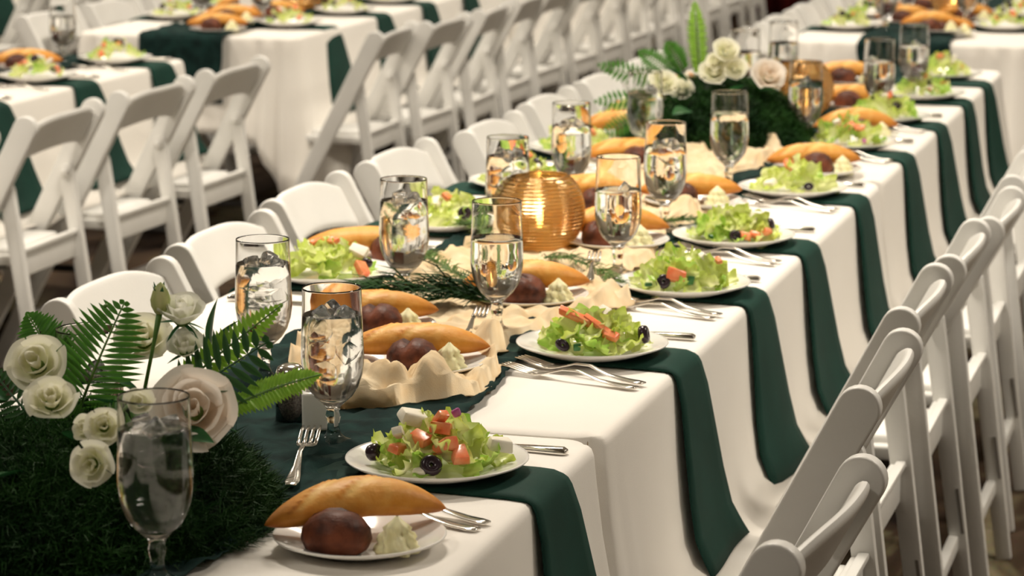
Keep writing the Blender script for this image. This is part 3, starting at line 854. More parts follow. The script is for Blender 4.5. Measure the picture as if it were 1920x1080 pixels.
def knife_meshes():
    def strip(xs, ws, hs):
        V = []; F = []
        for x, w, h in zip(xs, ws, hs): V += [(x, -w, .0005), (x, w, .0005), (x, w * .8, h), (x, -w * .8, h)]
        for i in range(len(xs) - 1):
            for k in range(4): F.append((i * 4 + k, i * 4 + (k + 1) % 4, i * 4 + 4 + (k + 1) % 4, i * 4 + 4 + k))
        F += [(3, 2, 1, 0), tuple(len(V) - 4 + k for k in range(4))]
        return V, F
    h = strip([0, .006, .05, .09, .10], [.006, .0085, .0075, .0055, .005], [.006, .0085, .0075, .006, .005])
    b = strip([.098, .11, .17, .205, .218], [.004, .0085, .0095, .007, .001], [.003, .0022, .0022, .002, .0015])
    return bevel_mesh('knife_handle', h[0], h[1], 'steel', .0015, 2), bevel_mesh('knife_blade', b[0], b[1], 'steel', .0003, 1)
KH, KB = knife_meshes()
def cutlery_at(kind, hx, hy, tx, ty, label, group, z=.7525, tilt=0.0):
    a = math.atan2(ty - hy, tx - hx); s = math.hypot(tx - hx, ty - hy) / .215
    s = max(.92, min(1.08, s))
    if kind == 'fork':
        o = place('fork', FORK, loc=(hx, hy, z), rot=(0, -tilt, a), scale=(s, s, s))
        return tag(o, label, 'fork', group)
    t = thing('knife', label, 'knife', (hx, hy, z), a, group)
    place('handle', KH, t); place('blade', KB, t); return t

def bread_set(x, y, who, grp, z=.754, ang=16, seed=0, plain=False, lift=0.0, droll=(-.02, -.038), dbut=(.052, -.040), dbag=(-.005, .022), full=True, rollscale=1.0):
    t = place('bread_plate', BPLATE, loc=(x, y, z + lift)); tag(t, 'small white bread plate ' + who, 'plate', 'bread plates ' + grp)
    c, s = math.cos(A16), math.sin(A16)
    def w(d): return (x + d[0] * c - d[1] * s, y + d[0] * s + d[1] * c)
    zz = z + lift + .005
    bx, by = w(dbag)
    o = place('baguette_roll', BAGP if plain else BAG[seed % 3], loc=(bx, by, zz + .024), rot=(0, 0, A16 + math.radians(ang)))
    tag(o, 'golden baguette roll on the bread plate ' + who, 'bread', 'baguette rolls ' + grp)
    rx, ry = w(droll)
    o = place('rye_roll', ROLL[seed % 2], loc=(rx, ry, zz - .0005), rot=(0, 0, seed * 1.3), scale=(rollscale * .93,) * 3); tag(o, 'dark rye roll on the bread plate ' + who, 'bread', 'rye rolls ' + grp)
    bx, by = w(dbut)
    o = place('butter_rosette', BUT, loc=(bx, by, zz - .0005), rot=(0, 0, seed)); tag(o, 'piped butter rosette on the bread plate ' + who, 'butter', 'butter rosettes ' + grp)
def salad_set(x, y, who, grp, seed, items=None, nleaf=18, z=.7585, ht=.05):
    o = place('salad_plate', PLATE, loc=(x, y, z)); tag(o, 'white salad plate ' + who, 'plate', 'salad plates ' + grp)
    salad(x, y, z + .004, seed, items if items is not None else rand_items(seed), nleaf, 'lettuce salad on the plate ' + who, 'salads ' + grp, ht=ht)

# ------------------------------------------------------------------ middle row, right side
gR = 'on the right side of the middle row'
def whoR(i): return '%s on right of middle row' % ORD[i]
SAL = [(-1.006, 3.137), (-.999, 3.881), (-.98, 4.417), (-.997, 4.926), (-1.001, 5.562), (-1.008, 6.317), (-1.003, 6.86), (-.981, 7.407), (-.994, 7.936)]
NAPY = [3.043, 3.807, 4.348, 4.86, 5.471, 6.156, 6.75, 7.301, 7.77]
BRD = [(-.990, 2.80), (-1.20, 3.66), (-1.19, 4.205), (-1.186, 4.778), (-1.154, 5.289), (-1.008, 5.894), (-1.016, 6.521), (-1.126, 7.129), (-1.235, 7.715)]
GLS = [(-1.150, 2.601), (-1.184, 3.25), (-1.175, 3.971), (-1.118, 4.518), (-1.148, 5.01), (-1.15, 5.622), (-1.107, 6.297), (-1.029, 6.924), (-1.002, 7.369)]
ITEMS = {0: [('o', -.006, -.062, .018, 1.25, (1.1, .3, 0)), ('o', -.078, -.01, .022, 1.1, (.4, 1.2, 0)), ('t', -.048, -.030, .034, 1.25), ('t', -.018, -.030, .046, 1.2), ('t', .006, -.026, .058, 1.3), ('t', .012, -.044, .040, 1.45), ('t', .030, -.052, .028, 1.3), ('t', .004, -.02, .07, 1.0), ('c', -.030, .002, .066, 1.6, (.2, .3, .4)), ('c', -.046, -.022, .052, 1.0), ('c', .078, -.008, .034, 1.5, (.1, .2, .3)), ('n', .024, -.012, .074, 1.2), ('c', -.02, -.066, .012, .7)],
         1: [('w', -.026, -.024, .058, 1.1, (.3, .35, -.35)), ('w', .010, -.036, .044, 1.0, (.2, .5, -.5)), ('t', .026, -.046, .034, 1.0), ('o', -.046, -.058, .020, 1.0, (1.2, .6, 0)), ('o', .076, -.028, .032, 1.15, (.2, 1.4, 0)), ('k', -.024, -.064, .018, 1.1, (0, 0, .2)), ('c', .02, .0, .062, 1.2)],
         2: [('t', -.016, -.052, .034, 1.6, (1.3, .2, .1)), ('o', -.036, -.056, .022, 1.2, (1.3, .2, 0)), ('k', .010, -.056, .024, 1.3, (0, .2, .3)), ('c', .038, -.012, .056, 1.2, (.2, .7, .4)), ('t', .06, .0, .05, .7), ('k', -.06, -.05, .016, 1.1, (1.5, 0, 0))],
         3: [('o', -.002, -.058, .018, 1.1, (1.3, .3, 0)), ('t', .016, -.060, .018, 1.0), ('t', .036, -.058, .020, 1.1), ('t', .056, -.050, .024, 1.1), ('c', .044, -.012, .050, 1.4, (.1, .2, .6)), ('o', .068, -.015, .036, .9, (.2, 1.2, 0)), ('c', -.012, .0, .058, 1.2), ('k', -.046, -.055, .016, .8)],
         4: [('t', -.012, -.01, .062, 1.2), ('o', .026, -.058, .020, 1.0, (1.3, 0, 0)), ('c', -.052, -.045, .026, 1.3)],
         5: [('t', -.006, -.03, .05, 1.6), ('t', .02, -.03, .05, 1.5), ('c', -.03, -.02, .06, 1.2), ('n', .03, -.06, .02, 1.2)]}
for i in range(9):
    napkin(NAPY[i], .148 if i < 5 else .152, -1.235 if i in (1, 2) else -1.17, XR, 1, 'dark green napkin hanging under the salad plate ' + whoR(i), 'napkins ' + gR, hangz=.452, endw=1.75)
    salad_set(SAL[i][0], SAL[i][1], whoR(i), gR, 100 + i, ITEMS.get(i), 46 if i < 4 else 26)
    bread_set(BRD[i][0], BRD[i][1], whoR(i), gR, seed=i, ang=[20, 4, 8, 10, 6, 6, 8, 12, 10][i], lift=.012 if i in (1, 2, 3, 4) else 0,
              droll=[(-.024, -.040), (-.008, -.036), (-.01, -.036), (-.03, -.038), (-.028, -.036), (-.004, -.036), (-.006, -.036), (-.02, -.036), (-.02, -.036)][i],
              dbut=[(.044, -.040), (.044, -.026), (.048, -.030), (.042, -.032), (.046, -.03), (.052, -.03), (.052, -.03), (.05, -.03), (.05, -.03)][i])
    goblet(GLS[i][0], GLS[i][1], 'stemmed goblet of ice water, ' + whoR(i), 'goblets ' + gR, [.172, .172, .15, .15, .162, .162, .162, .15, .15][i], [4, 8, 0, 1, 4, 0, 1, 1, 1][i], z=.762 if i in (2, 3, 4) else .754)
    y = SAL[i][1]
    if i < 7:
        d1 = [-.235, -.20, -.20, -.19, -.19, -.19, -.17][i]
        cutlery_at('fork', -.882, y + d1, -1.115, y + d1 + .075, 'outer dinner fork left of the salad plate ' + whoR(i), 'outer forks ' + gR)
        cutlery_at('fork', -.878, y + d1 + .026, -1.095, y + d1 + .12, 'inner salad fork left of the salad plate ' + whoR(i), 'inner forks ' + gR, z=.754)
        d2 = [.148, .17, .158, .20, .18, .18, .17][i]
        cutlery_at('knife', -.878, y + d2, -1.095, y + d2 + .02, 'table knife behind the salad plate ' + whoR(i), 'knives ' + gR)
cutlery_at('fork', -1.145, 2.99, -1.200, 3.215, 'dessert fork on green gauze beside the front flower arrangement', 'dessert forks', z=.764, tilt=.05)
cutlery_at('fork', -1.175, 3.80, -1.205, 4.0, 'dessert fork on peach gauze in front of the third right goblet', 'dessert forks', z=.785, tilt=.02)
cutlery_at('fork', -1.12, 4.33, -1.159, 4.52, 'dessert fork on peach gauze in front of the fourth right goblet', 'dessert forks', z=.782, tilt=.05)

# ------------------------------------------------------------------ middle row, left side
gL = 'on the left side of the middle row'
def whoL(i): return '%s on left of middle row' % ORD[i]
SALL = [(-1.595, 4.36), (-1.565, 4.95), (-1.57, 5.50), (-1.60, 6.06), (-1.6, 6.62), (-1.6, 7.2), (-1.6, 7.75)]
BRDL = [(-1.35, 3.89), (-1.60, 4.56), (-1.33, 5.16), (-1.40, 5.79), (-1.56, 6.36), (-1.5, 6.95), (-1.5, 7.5)]
GLSL = [(-1.409, 3.582), (-1.388, 4.157), (-1.375, 4.717), (-1.402, 5.269), (-1.401, 5.904), (-1.409, 7.083), (-1.36, 7.37)]
for i in range(7):
    napkin(SALL[i][1] - .10, .15, -1.44, XL, -1, 'dark green napkin under the salad plate ' + whoL(i), 'napkins ' + gL, hangz=.6, seat=False)
    salad_set(SALL[i][0], SALL[i][1], whoL(i), gL, 200 + i, [('t', -.02, .01, .06, 1.0), ('t', .01, .0, .064, .9), ('c', .055, -.02, .05, 1.6), ('o', .07, -.035, .03, .9), ('t', .062, -.055, .022, 1.3)] if i == 0 else [('o', .035, -.045, .03, 1.2, (1.2, 0, 0)), ('t', .0, -.02, .06, .9), ('c', -.02, -.02, .05, 1.3)] if i == 1 else None, 34 if i < 3 else 20)
    bread_set(BRDL[i][0], BRDL[i][1], whoL(i), gL, seed=i + 1, ang=[12, 8, 4, 6, 8, 0, 0][i], plain=i in (1,), lift=.012 if i in (0, 2, 3) else 0, droll=(.01, -.034) if i != 1 else (.05, -.02), dbut=(.055, -.028) if i != 1 else (.06, .04))
    goblet(GLSL[i][0], GLSL[i][1], 'stemmed goblet of ice water, ' + whoL(i), 'goblets ' + gL, [.172, .172, .172, .162, .162, .15, .15][i], [7, 5, 6, 4, 2, 0, 0][i], z=.762 if 0 < i < 5 else .754)
    cutlery_at('knife', -1.70, SALL[i][1] - .20, -1.48, SALL[i][1] - .20, 'table knife in front of the salad plate ' + whoL(i), 'knives ' + gL)
goblet(-1.376, 2.924, 'goblet of water half hidden behind the front ferns', None, .15, 2)

# ------------------------------------------------------------------ generic places of the blurred rows
def places(ys, xs, side, who, grp, chairz=True, nleaf=10, cut=True, xe=None, seed0=300, gl=True, hz=.46):
    for i, y in enumerate(ys):
        w = '%s %s' % (ORD[i], who)
        xe_ = xe
        napkin(y - .075, .15, xe_ - side * .36, xe_, side, 'dark green napkin under the salad plate ' + w, 'napkins ' + grp, hangz=hz, seat=chairz)
        salad_set(xe_ - side * .135, y, w, grp, seed0 + i, None, nleaf)
        bread_set(xe_ - side * .30, y - side * .27, w, grp, seed=seed0 + i, ang=8, full=False)
        if gl: goblet(xe_ - side * .28, y + side * (.10 if seed0 != 320 else -.06), 'blurred water goblet, ' + w, 'goblets ' + grp, .15, 0)
        if cut:
            cutlery_at('fork', xe_ - side * .01, y - side * .19, xe_ - side * .22, y - side * .13, 'fork beside the salad plate ' + w, 'forks ' + grp)
            cutlery_at('knife', xe_ - side * .01, y + side * .15, xe_ - side * .22, y + side * .16, 'knife beside the salad plate ' + w, 'knives ' + grp)
places([6.58, 7.15, 7.69], None, 1, 'on the right of the front left table', 'on the front left table', xe=LX1, seed0=320)
places([9.05, 9.62, 10.17, 10.72], None, 1, 'on the right of the far left tables', 'on the right of the far left tables', xe=LX1 + .06, seed0=340, cut=False)
places([9.25, 9.8], None, -1, 'on the left of the far left tables', 'on the left of the far left tables', xe=LX0 + .06, seed0=360, cut=False, chairz=False, hz=.6)
places([9.50, 10.05, 10.6], None, -1, 'on the left of the far middle tables', 'on the left of the far middle tables', xe=FM0, seed0=380, cut=False, chairz=False, hz=.6)
places([9.62, 10.2], None, 1, 'on the right of the far middle tables', 'on the right of the far middle tables', xe=FM1, seed0=400, cut=False, chairz=False, hz=.5)
for i in range(4):
    napkin(10.2 + .6 * i, .15, -6.2, -5.85, 1, 'dark green napkin hanging off the farthest left row, %s from front' % ORD[i].replace('nearest', 'first'), 'napkins of the farthest left row', hangz=.45, seat=False)
bread_set(-3.63, 8.98, 'at the near end of the far left tables', 'at table ends', seed=5, z=.766, ang=0)
bread_set(-1.20, 9.30, 'at the near end of the far middle tables', 'at table ends', seed=6, z=.766, ang=0)
cd = place('folded_card', G().grid(lambda u, v: (.075 * u, (-.03 + .06 * v), .11 * (1 - abs(v - .5) * 2)), 4, 8).mesh('folded_card', 'linen', False), loc=(-3.75, 9.35, .757), rot=(0, 0, .2))
cd.modifiers.new('thick', 'SOLIDIFY').thickness = .001
tag(cd, 'blank white folded tent card on the far left table', 'card')

# ------------------------------------------------------------------ candles
def globe_mesh():
    outer = []; n = 40
    for k in range(n + 1):
        a = -1.12 + (1.12 + .98) * k / n
        outer.append((.081 * math.cos(a) ** .85 + .0006 * math.sin(k * PI), .072 + .078 * math.sin(a)))
    rr = []
    for k in range(n * 3 + 1):
        a = -1.12 + (2.10) * k / (n * 3)
        rr.append((.0815 * math.cos(a) ** .8, .071 + .0785 * math.sin(a)))
    inn = [(r - .003, z) for r, z in rr[::-6]]
    inn[-1] = (inn[-1][0], inn[-1][1] + .003)
    inn += [(.0005, inn[-1][1])]
    prof = [(.0005, rr[0][1])] + rr + inn
    def fr(t, i, z): return 1 + .022 * abs(math.sin(5 * t)) ** .6
    return G().lathe(prof, 96, fr=fr).mesh('globe', 'gold')
GLOBE = globe_mesh()
def candle(x, y, label, z=.756, strength=1.0):
    t = thing('candle_holder', label, 'candle', (x, y, z), .35)
    place('globe', GLOBE, t)
    place('candle', G().lathe([(.0004, .006), (.019, .006), (.0195, .035), (.0175, .0375), (.0004, .036)], 24).mesh('candle', 'wax'), t)
    place('flame', G().lathe([(.0003, .041), (.0045, .046), (.0065, .054), (.0052, .066), (.0022, .080), (.0003, .090)], 14).mesh('flame', 'flame'), t)
    l = bpy.data.lights.new('candle_light', 'POINT'); l.energy = 3.5; l.color = (1, .62, .24); l.shadow_soft_size = .006
    lo = bpy.data.objects.new('candle_light', l); lo.parent = t; lo.location = (0, 0, .06); COL.objects.link(lo)
candle(-1.315, 4.72, 'lit candle in a ribbed gold glass globe on peach gauze, nearest of the candles', .766)
candle(-1.23, 6.93, 'lit gold candle globe behind the second flower arrangement on the middle row')
candle(-1.22, 10.0, 'blurred lit candle globe on the far middle tables')
candle(-3.66, 9.75, 'blurred lit candle globe on the far left tables')

# ------------------------------------------------------------------ shaker and caddy
t = thing('pepper_shaker', 'small glass shaker with a chrome lid between ferns and second goblet', 'shaker', (-1.275, 3.335, .757))
place('jar', G().lathe([(.0004, 0), (.019, 0), (.021, .003), (.0205, .045), (.018, .058), (.017, .062), (.0155, .062), (.0165, .056), (.019, .045), (.0195, .005), (.0004, .004)], 32).mesh('jar', 'glass'), t)
place('pepper', G().lathe([(.0004, .0045), (.0185, .0052), (.0182, .04), (.0004, .041)], 24).mesh('pepper', 'pepper'), t)
place('lid', G().lathe([(.0185, .058), (.0195, .060), (.0195, .070), (.0175, .076), (.011, .080), (.0004, .081)], 32).mesh('lid', 'steel'), t)
t = thing('packet_caddy', 'small white china packet caddy left of the second goblet stem', 'caddy', (-1.228, 3.305, .757), A16 + .1)
place('caddy', bbox('caddy', (0, 0, .027), (.038, .028, .052), 'china', .005, 3), t)
place('packet', bbox('packet', (.002, 0, .056), (.030, .010, .012), 'linen', .001, 1), t)

# ------------------------------------------------------------------ flowers and foliage
def petal_mesh(r, h, a, flare, seed, m):
    def fn(u, v):
        q = (u - .5) * 2
        ang = q * a * (1 - .25 * (1 - v)) * (1 - .12 * v * v)
        rad = r * (.18 + .82 * math.sin(min(1, v * 1.15) * PI / 2) ** .9) + flare * max(0, v - .55) ** 2 * 4 + .03 * math.sin(q * 4 + seed) * v
        z = h * (v - .16 * (abs(q) ** 2.2) * v) - (flare * .9 * max(0, v - .7) ** 1.5 * 2)
        return (rad * math.cos(ang), rad * math.sin(ang), z)
    return G().grid(fn, 10, 9, lambda u, v: min(1, .15 + 1.0 * v)).mesh('petal', m)
PET = {}
for key, m in (('petal', 'petal'), ('blush', 'petal_blush'), ('white', 'petal_white')):
    PET[key] = {'in': petal_mesh(.30, 1.12, 1.15, -.02, 1, m), 'mid': petal_mesh(.58, 1.08, .95, .06, 2, m), 'out': petal_mesh(.82, .95, .80, .22, 3, m), 'big': petal_mesh(.95, .78, .75, .40, 4, m)}
def leaf_mesh(w, bend, m, name='leaf', n=8):
    def fn(u, v):
        q = (u - .5) * 2
        wd = w * math.sin(min(1, v * 1.02) * PI) ** .8 * (1 - .35 * v)
        return (q * wd, v, abs(q) * wd * .35 - bend * v * v)
    return G().grid(fn, 4, n, lambda u, v: .25 + .5 * abs(u - .5) * 2 + .2 * v).mesh(name, m)
SEP = leaf_mesh(.10, .15, 'leaf', 'sepal')
LEAF = [leaf_mesh(.24, .12, 'leaf'), leaf_mesh(.17, .25, 'leaf')]
LFLET = {k: leaf_mesh(.085, .10, k, 'leaflet', 5) for k in ('fern', 'fern_lime', 'fern_dark')}
def axis_mtx(loc, d, s, spin=0.0):
    q = Vector(d).normalized().to_track_quat('Z', 'Y').to_matrix().to_4x4()
    return Matrix.Translation(Vector(loc)) @ q @ Matrix.Rotation(spin, 4, 'Z') @ Matrix.Scale(s, 4)
def rose(parent, loc, d, r, kind='petal', openness=2, sepals=False, label=None, stem=None):
    o = bpy.data.objects.new('rose', None); COL.objects.link(o); o.parent = parent; o.empty_display_size = .02
    o.matrix_local = axis_mtx(loc, d, r, R.uniform(0, 6))
    if label: o['label'] = label
    P = PET[kind]
    spec = [('in', 4, .75, .12), ('in', 3, 1.0, .05), ('mid', 5, .95, 0)]
    if openness >= 1: spec.append(('out', 5, 1.0, -.02))
    if openness >= 2: spec.append(('big', 5, 1.0, -.05))
    if openness >= 3: spec += [('big', 6, 1.25, -.12)]
    for (k, n, s, dz) in spec:
        a0 = R.uniform(0, 6)
        for j in range(n):
            q = s * R.uniform(.94, 1.06)
            place('petal', P[k], o, (0, 0, dz - .1), (R.uniform(-.05, .05), R.uniform(-.05, .05), a0 + j * 2 * PI / n + R.uniform(-.12, .12)), (q, q, q * R.uniform(.93, 1.04)))
    place('rose_base', G().lathe([(.0, -.28), (.22, -.22), (.36, -.05), (.30, .12), (.0, .2)], 12).mesh('rose_base', 'sepal'), o)
    if sepals:
        for j in range(5):
            place('sepal', SEP, o, (0, 0, -.12), (R.uniform(-.5, .35), 0, j * 2 * PI / 5), (1.2, 1.15, 1.2))
    if stem:
        place('stem', G().tube([o.matrix_local.inverted() @ Vector(p) for p in stem], .0026 / r, 8).mesh('stem', 'stem'), o)
    return o
def frond(parent, base, tip, nrm, width, kind, n=16, bend=.02, name='fern_frond', curl=0.0, skip=0.0, label=None):
    base, tip, nrm = Vector(base), Vector(tip), Vector(nrm).normalized()
    d = tip - base; L = d.length
    g = G(); pts = []
    for k in range(13):
        t = k / 12; pts.append(base + d * t + nrm * (bend * math.sin(t * PI)) + Vector((0, 0, -curl * t * t)))
    o = place(name, G().tube(pts, [.0016 * (1 - .7 * k / 12) + .0004 for k in range(13)], 6).mesh('rachis', 'stem' if kind != 'fern_dark' else 'leaf'), parent)
    if label: o['label'] = label
    ax = d.normalized(); side = ax.cross(nrm).normalized()
    for k in range(n):
        t = (k + .6) / n * (1 - skip) + skip
        i = t * 12; a = int(min(11, i)); p = pts[a].lerp(pts[a + 1], i - a)
        ln = width * (math.sin(min(1, (t * .86 + .14)) * PI) ** .7) * R.uniform(.9, 1.08)
        for sg in (-1, 1):
            y = (side * sg + ax * .42 + nrm * R.uniform(-.12, .12)).normalized()
            z = (nrm - y * nrm.dot(y)).normalized(); x = y.cross(z)
            m = Matrix((x, y, z)).transposed().to_4x4()
            wsc = max(.008, L / n * .85) / .17
            m = Matrix.Translation(p) @ m @ Matrix.Diagonal((wsc, ln, ln, 1))
            place('leaflet', LFLET[kind], o, mtx=m)
    return o
def fuzz(parent, name, c, rad, n, needles, m, ln=(.012, .026), wid=.0009, seed=1, shell=.35, zmin=None, label=None):
    """feathery needle foliage on an ellipsoid, one mesh"""
    r = np.random.default_rng(seed)
    d = r.normal(size=(n, 3)); d /= np.linalg.norm(d, axis=1)[:, None]
    d[:, 2] = np.abs(d[:, 2]) * .95 - .12
    rr = 1 - shell * r.random(n) ** 1.5
    P = np.array(c) + d * np.array(rad) * rr[:, None]
    if zmin is not None: P[:, 2] = np.maximum(P[:, 2], zmin)
    K = needles
    nd = d[:, None, :] * .7 + r.normal(size=(n, K, 3)) * .75
    nd /= np.linalg.norm(nd, axis=2)[:, :, None]
    L = r.uniform(ln[0], ln[1], (n, K, 1))
    b = P[:, None, :] + r.normal(size=(n, K, 3)) * .004
    sd = np.cross(nd, r.normal(size=(n, K, 3))); sd /= np.linalg.norm(sd, axis=2)[:, :, None] + 1e-9
    v0 = b - sd * wid; v1 = b + sd * wid; v2 = b + nd * L
    V = np.stack([v0, v1, v2], axis=2).reshape(-1, 3)
    if zmin is not None: V[:, 2] = np.maximum(V[:, 2], zmin)
    me = bpy.data.meshes.new(name)
    me.vertices.add(len(V)); me.vertices.foreach_set('co', V.ravel())
    nt = len(V) // 3
    me.loops.add(nt * 3); me.loops.foreach_set('vertex_index', np.arange(nt * 3))
    me.polygons.add(nt); me.polygons.foreach_set('loop_start', np.arange(nt) * 3)
    try: me.polygons.foreach_set('loop_total', np.full(nt, 3))
    except Exception: pass
    me.materials.append(M[m]); me.update(calc_edges=True)
    o = place(name, me, parent); o['kind'] = 'stuff'
    return o
def core(parent, c, rad):  # dark dome added inside the foliage so the needles look opaque
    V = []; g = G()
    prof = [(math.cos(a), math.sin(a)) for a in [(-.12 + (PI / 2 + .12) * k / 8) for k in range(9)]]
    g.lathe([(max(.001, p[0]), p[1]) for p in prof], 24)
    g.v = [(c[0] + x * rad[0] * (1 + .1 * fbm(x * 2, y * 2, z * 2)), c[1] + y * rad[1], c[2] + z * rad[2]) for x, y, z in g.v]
    place('dark_inner_dome', g.mesh('dark_inner_dome', 'core'), parent)
def leafy(parent, loc, d, s, spin=0, k=0):
    return place('leaf', LEAF[k], parent, mtx=Matrix.Translation(Vector(loc)) @ Vector(d).normalized().to_track_quat('Y', 'Z').to_matrix().to_4x4() @ Matrix.Rotation(spin, 4, 'Y') @ Matrix.Scale(s, 4))
VIEW = Vector((.27, -.93, .25))
t = thing('flower_arrangement', 'front flower arrangement of white roses, ferns and dark feathery greenery', 'flowers', (0, 0, 0))
FA = t
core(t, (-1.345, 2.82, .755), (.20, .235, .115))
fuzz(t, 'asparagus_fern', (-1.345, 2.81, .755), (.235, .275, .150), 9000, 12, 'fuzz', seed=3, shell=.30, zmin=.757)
def L3(x, z, Y): return (x, Y, z)
frond(t, L3(-1.397, .885, 2.93), L3(-1.468, .968, 2.95), VIEW, .036, 'fern', 24, .012)
frond(t, L3(-1.345, .875, 2.82), L3(-1.293, 1.010, 2.85), VIEW, .056, 'fern', 20, .012)
frond(t, L3(-1.262, .885, 2.87), L3(-1.125, 1.003, 2.92), VIEW, .026, 'fern_lime', 30, .014)
frond(t, L3(-1.230, .895, 2.83), L3(-1.118, .972, 2.86), VIEW, .050, 'fern_dark', 11, .010)
frond(t, L3(-1.165, .893, 2.84), L3(-1.056, .936, 2.86), VIEW + Vector((0, 0, .8)), .024, 'fern_lime', 26, .006)
frond(t, L3(-1.36, .86, 2.78), L3(-1.44, .93, 2.80), VIEW, .03, 'fern_dark', 14, .01)
frond(t, L3(-1.31, .865, 2.76), L3(-1.215, .915, 2.78), VIEW + Vector((0, 0, .4)), .03, 'fern', 14, .01)
frond(t, L3(-1.33, .87, 2.80), L3(-1.385, .915, 2.80), VIEW, .03, 'fern', 12, .01)
for (p, d, s, k) in [((-1.207, 2.9, .945), (.02, 0, 1), .066, 0), ((-1.210, 2.9, .948), (-.55, 0, 1), .045, 1), ((-1.204, 2.9, .948), (.55, 0, 1), .050, 1),
                     ((-1.41, 2.78, .90), (-1, -.3, .5), .06, 0), ((-1.25, 2.80, .885), (-.5, -.4, .4), .07, 0), ((-1.20, 2.76, .88), (.8, -.4, .1), .07, 0),
                     ((-1.18, 2.80, .875), (.9, -.3, .35), .06, 1), ((-1.29, 2.70, .88), (.3, -.8, .5), .06, 0),
                     ((-1.19, 2.80, .90), (.7, -.2, .5), .06, 0), ((-1.33, 2.66, .85), (-.4, -.8, .1), .07, 0), ((-1.22, 2.68, .86), (.5, -.8, .1), .07, 1),
                     ((-1.38, 2.70, .86), (-.8, -.5, .3), .07, 0), ((-1.27, 2.84, .90), (-.6, -.2, .6), .06, 1)]:
    leafy(t, p, d, s, R.uniform(-.5, .5), k)
UPV = VIEW + Vector((0, 0, .9))
rose(t, (-1.371, 2.78, .942), VIEW + Vector((-.15, 0, .45)), .028, 'petal', 2, label='creamy rose at the left, facing us')
rose(t, (-1.226, 2.86, .990), (.14, -.35, 1), .028, 'white', 1, True, stem=[(-1.228, 2.86, .988), (-1.232, 2.84, .95), (-1.24, 2.82, .88)], label='white rose seen from the side on a green stem')
rose(t, (-1.218, 2.85, .955), (.15, -.6, 1), .022, 'white', 1, True, stem=[(-1.222, 2.85, .955), (-1.225, 2.83, .91), (-1.23, 2.82, .87)])
rose(t, (-1.306, 2.93, .945), VIEW + Vector((0, 0, .8)), .028, 'petal', 2, label='yellowish rose at the back')
rose(t, (-1.312, 2.69, .922), VIEW + Vector((0, .2, .7)), .024, 'petal', 2)
rose(t, (-1.226, 2.64, .912), VIEW + Vector((.1, 0, .3)), .018, 'petal', 2)
rose(t, (-1.252, 2.655, .905), VIEW + Vector((-.5, 0, .3)), .015, 'petal', 1)
rose(t, (-1.225, 2.61, .880), VIEW + Vector((-.2, 0, -.1)), .020, 'petal', 2)
rose(t, (-1.178, 2.78, .900), VIEW + Vector((-.1, 0, .35)), .033, 'blush', 3, label='large open blush pink rose')
rose(t, (-1.210, 2.70, .922), VIEW + Vector((0, 0, .6)), .018, 'petal', 1)
b = place('rosebud', G().lathe([(.0005, -.016), (.006, -.013), (.0105, -.004), (.0115, .004), (.009, .013), (.004, .021), (.0005, .024)], 16, fr=lambda a, i, z: 1 + .07 * math.sin(5 * a + z * 60)).mesh('rosebud', 'bud'), t, (-1.249, 2.85, 1.012), (.1, .1, 0))
b['label'] = 'closed green rosebud'
for j in range(5):
    place('sepal', SEP, b, (0, 0, -.012), (1.35, 0, j * 1.257), (.05, .036, .02))
place('stem', G().tube([(0, 0, -.012), (-.004, -.005, -.05), (-.012, -.02, -.13)], [.004, .0022, .0022], 8).mesh('stem', 'stem'), b)

t = thing('flower_arrangement', 'second flower arrangement with cream roses and one upright lime fern', 'flowers', (0, 0, 0))
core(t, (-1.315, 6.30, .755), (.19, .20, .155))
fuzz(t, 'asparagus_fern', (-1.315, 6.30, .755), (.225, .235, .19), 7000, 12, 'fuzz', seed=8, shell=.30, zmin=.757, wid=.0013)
frond(t, (-1.352, 6.25, .93), (-1.366, 6.25, 1.10), VIEW, .028, 'fern_lime', 26, .01)
for (b_, e_) in (((-1.44, 6.28, .90), (-1.60, 6.25, .945)), ((-1.43, 6.25, .87), (-1.60, 6.22, .86)), ((-1.42, 6.28, .92), (-1.50, 6.25, .98)), ((-1.40, 6.3, .93), (-1.44, 6.28, 1.0)), ((-1.45, 6.2, .84), (-1.57, 6.15, .79))):
    frond(t, b_, e_, VIEW, .032, 'fern', 14, .01)
for (x, z, r) in ((-1.285, .985, .026), (-1.310, .935, .028), (-1.262, .945, .024), (-1.430, .905, .027), (-1.437, .87, .024), (-1.385, .89, .024), (-1.305, .96, .02)):
    rose(t, (x, 6.22, z), VIEW + Vector((R.uniform(-.3, .3), 0, R.uniform(.3, .8))), r, 'petal', 2)
rose(t, (-1.190, 6.25, .925), VIEW + Vector((.2, 0, .5)), .034, 'blush', 2, label='pale peach rose at the right end')
for (p, d, s, k) in [((-1.36, 6.15, .92), (-.5, -.6, .6), .08, 0), ((-1.25, 6.12, .90), (.5, -.6, .4), .08, 0), ((-1.2, 6.2, .90), (.8, -.4, .2), .08, 1), ((-1.34, 6.1, .86), (-.2, -.9, .1), .09, 0), ((-1.28, 6.1, .84), (.3, -.9, .0), .08, 1), ((-1.45, 6.2, .86), (-.8, -.4, .1), .08, 0)]:
    leafy(t, p, d, s, R.uniform(-.5, .5), k)
# third, far away, behind the far left salads
t = thing('flower_arrangement', 'blurred dark green arrangement with white roses on the far left tables', 'flowers', (0, 0, 0))
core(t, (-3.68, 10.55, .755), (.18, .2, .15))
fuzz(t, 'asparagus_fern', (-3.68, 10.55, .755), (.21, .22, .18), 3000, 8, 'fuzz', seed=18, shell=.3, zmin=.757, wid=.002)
for (x, z) in ((-3.72, .95), (-3.62, .93), (-3.66, .88)):
    rose(t, (x, 10.42, z), VIEW, .03, 'petal', 2)

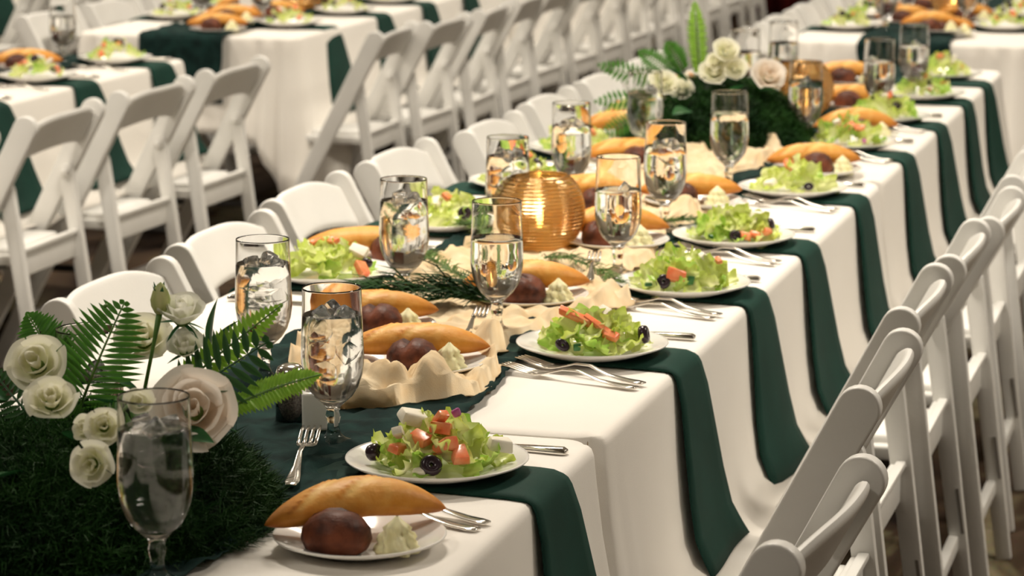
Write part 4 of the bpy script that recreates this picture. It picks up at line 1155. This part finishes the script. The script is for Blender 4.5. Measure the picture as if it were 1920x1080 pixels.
# loose sprigs round the candle
def sprig(pts, label, n=60, ln=(.03, .055), m='fuzz_light', seed=0, wid=.0011, spread=.5):
    r = random.Random(seed); pts = [Vector(p) for p in pts]
    o = place('fern_sprig', G().tube(pts, .0012, 6).mesh('fern_sprig', 'stem'))
    tag(o, label, 'sprig')
    V = []; F = []
    for k in range(n):
        t = (k + .5) / n * (len(pts) - 1); i = int(t); p = pts[i].lerp(pts[i + 1], t - i)
        d = (pts[i + 1] - pts[i]).normalized(); sd = d.cross(Vector((0, 0, 1))).normalized()
        for sg in (-1, 1):
            y = (d * r.uniform(.3, 1.1) + sd * sg * r.uniform(.3, .8) * spread * 2 + Vector((0, 0, r.uniform(-.1, .35)))).normalized()
            L = r.uniform(*ln); x = y.cross(Vector((r.uniform(-1, 1), r.uniform(-1, 1), 1))).normalized() * wid
            q = p + y * L; mid = p + y * L * .5 + Vector((0, 0, L * .08))
            q.z = max(q.z - L * .12, .758); mid.z = max(mid.z, .758)
            a = len(V); V += [p - x * .6, p + x * .6, mid + x, mid - x, q]; F += [(a, a + 1, a + 2, a + 3), (a + 3, a + 2, a + 4)]
    f = place('needles', mesh('needles', V, F, m, False), o); f['kind'] = 'stuff'
sprig([(-1.21, 4.12, .785), (-1.28, 4.10, .800), (-1.36, 4.08, .800), (-1.42, 4.07, .790)], 'dark needle-leaved sprig lying left of the third goblet', 170, (.05, .10), 'fuzz', 1, .0014, .18)
sprig([(-1.22, 4.10, .785), (-1.28, 4.07, .795), (-1.35, 4.03, .785)], 'small dark sprig lying just in front of the needle-leaved sprig', 110, (.04, .08), 'fuzz', 2, .0013, .25)
sprig([(-1.24, 4.2, .78), (-1.33, 4.25, .80), (-1.40, 4.33, .81), (-1.44, 4.42, .80)], 'feathery olive green sprig between the third goblet and left goblets', 150, (.02, .045), 'fuzz_light', 3)
sprig([(-1.33, 4.45, .785), (-1.38, 4.6, .80), (-1.45, 4.75, .80), (-1.5, 4.85, .78)], 'feathery green sprig left of the gold candle', 160, (.02, .05), 'fuzz_light', 4)
sprig([(-1.26, 4.55, .78), (-1.2, 4.50, .79), (-1.12, 4.42, .785), (-1.08, 4.36, .775)], 'green sprig in front of the gold candle behind the baguette', 120, (.02, .04), 'fuzz_light', 5)
sprig([(-1.16, 4.95, .785), (-1.08, 4.98, .79), (-1.03, 4.92, .775)], 'green sprig beside the fourth salad plate on green cloth', 110, (.02, .04), 'fuzz_light', 6)
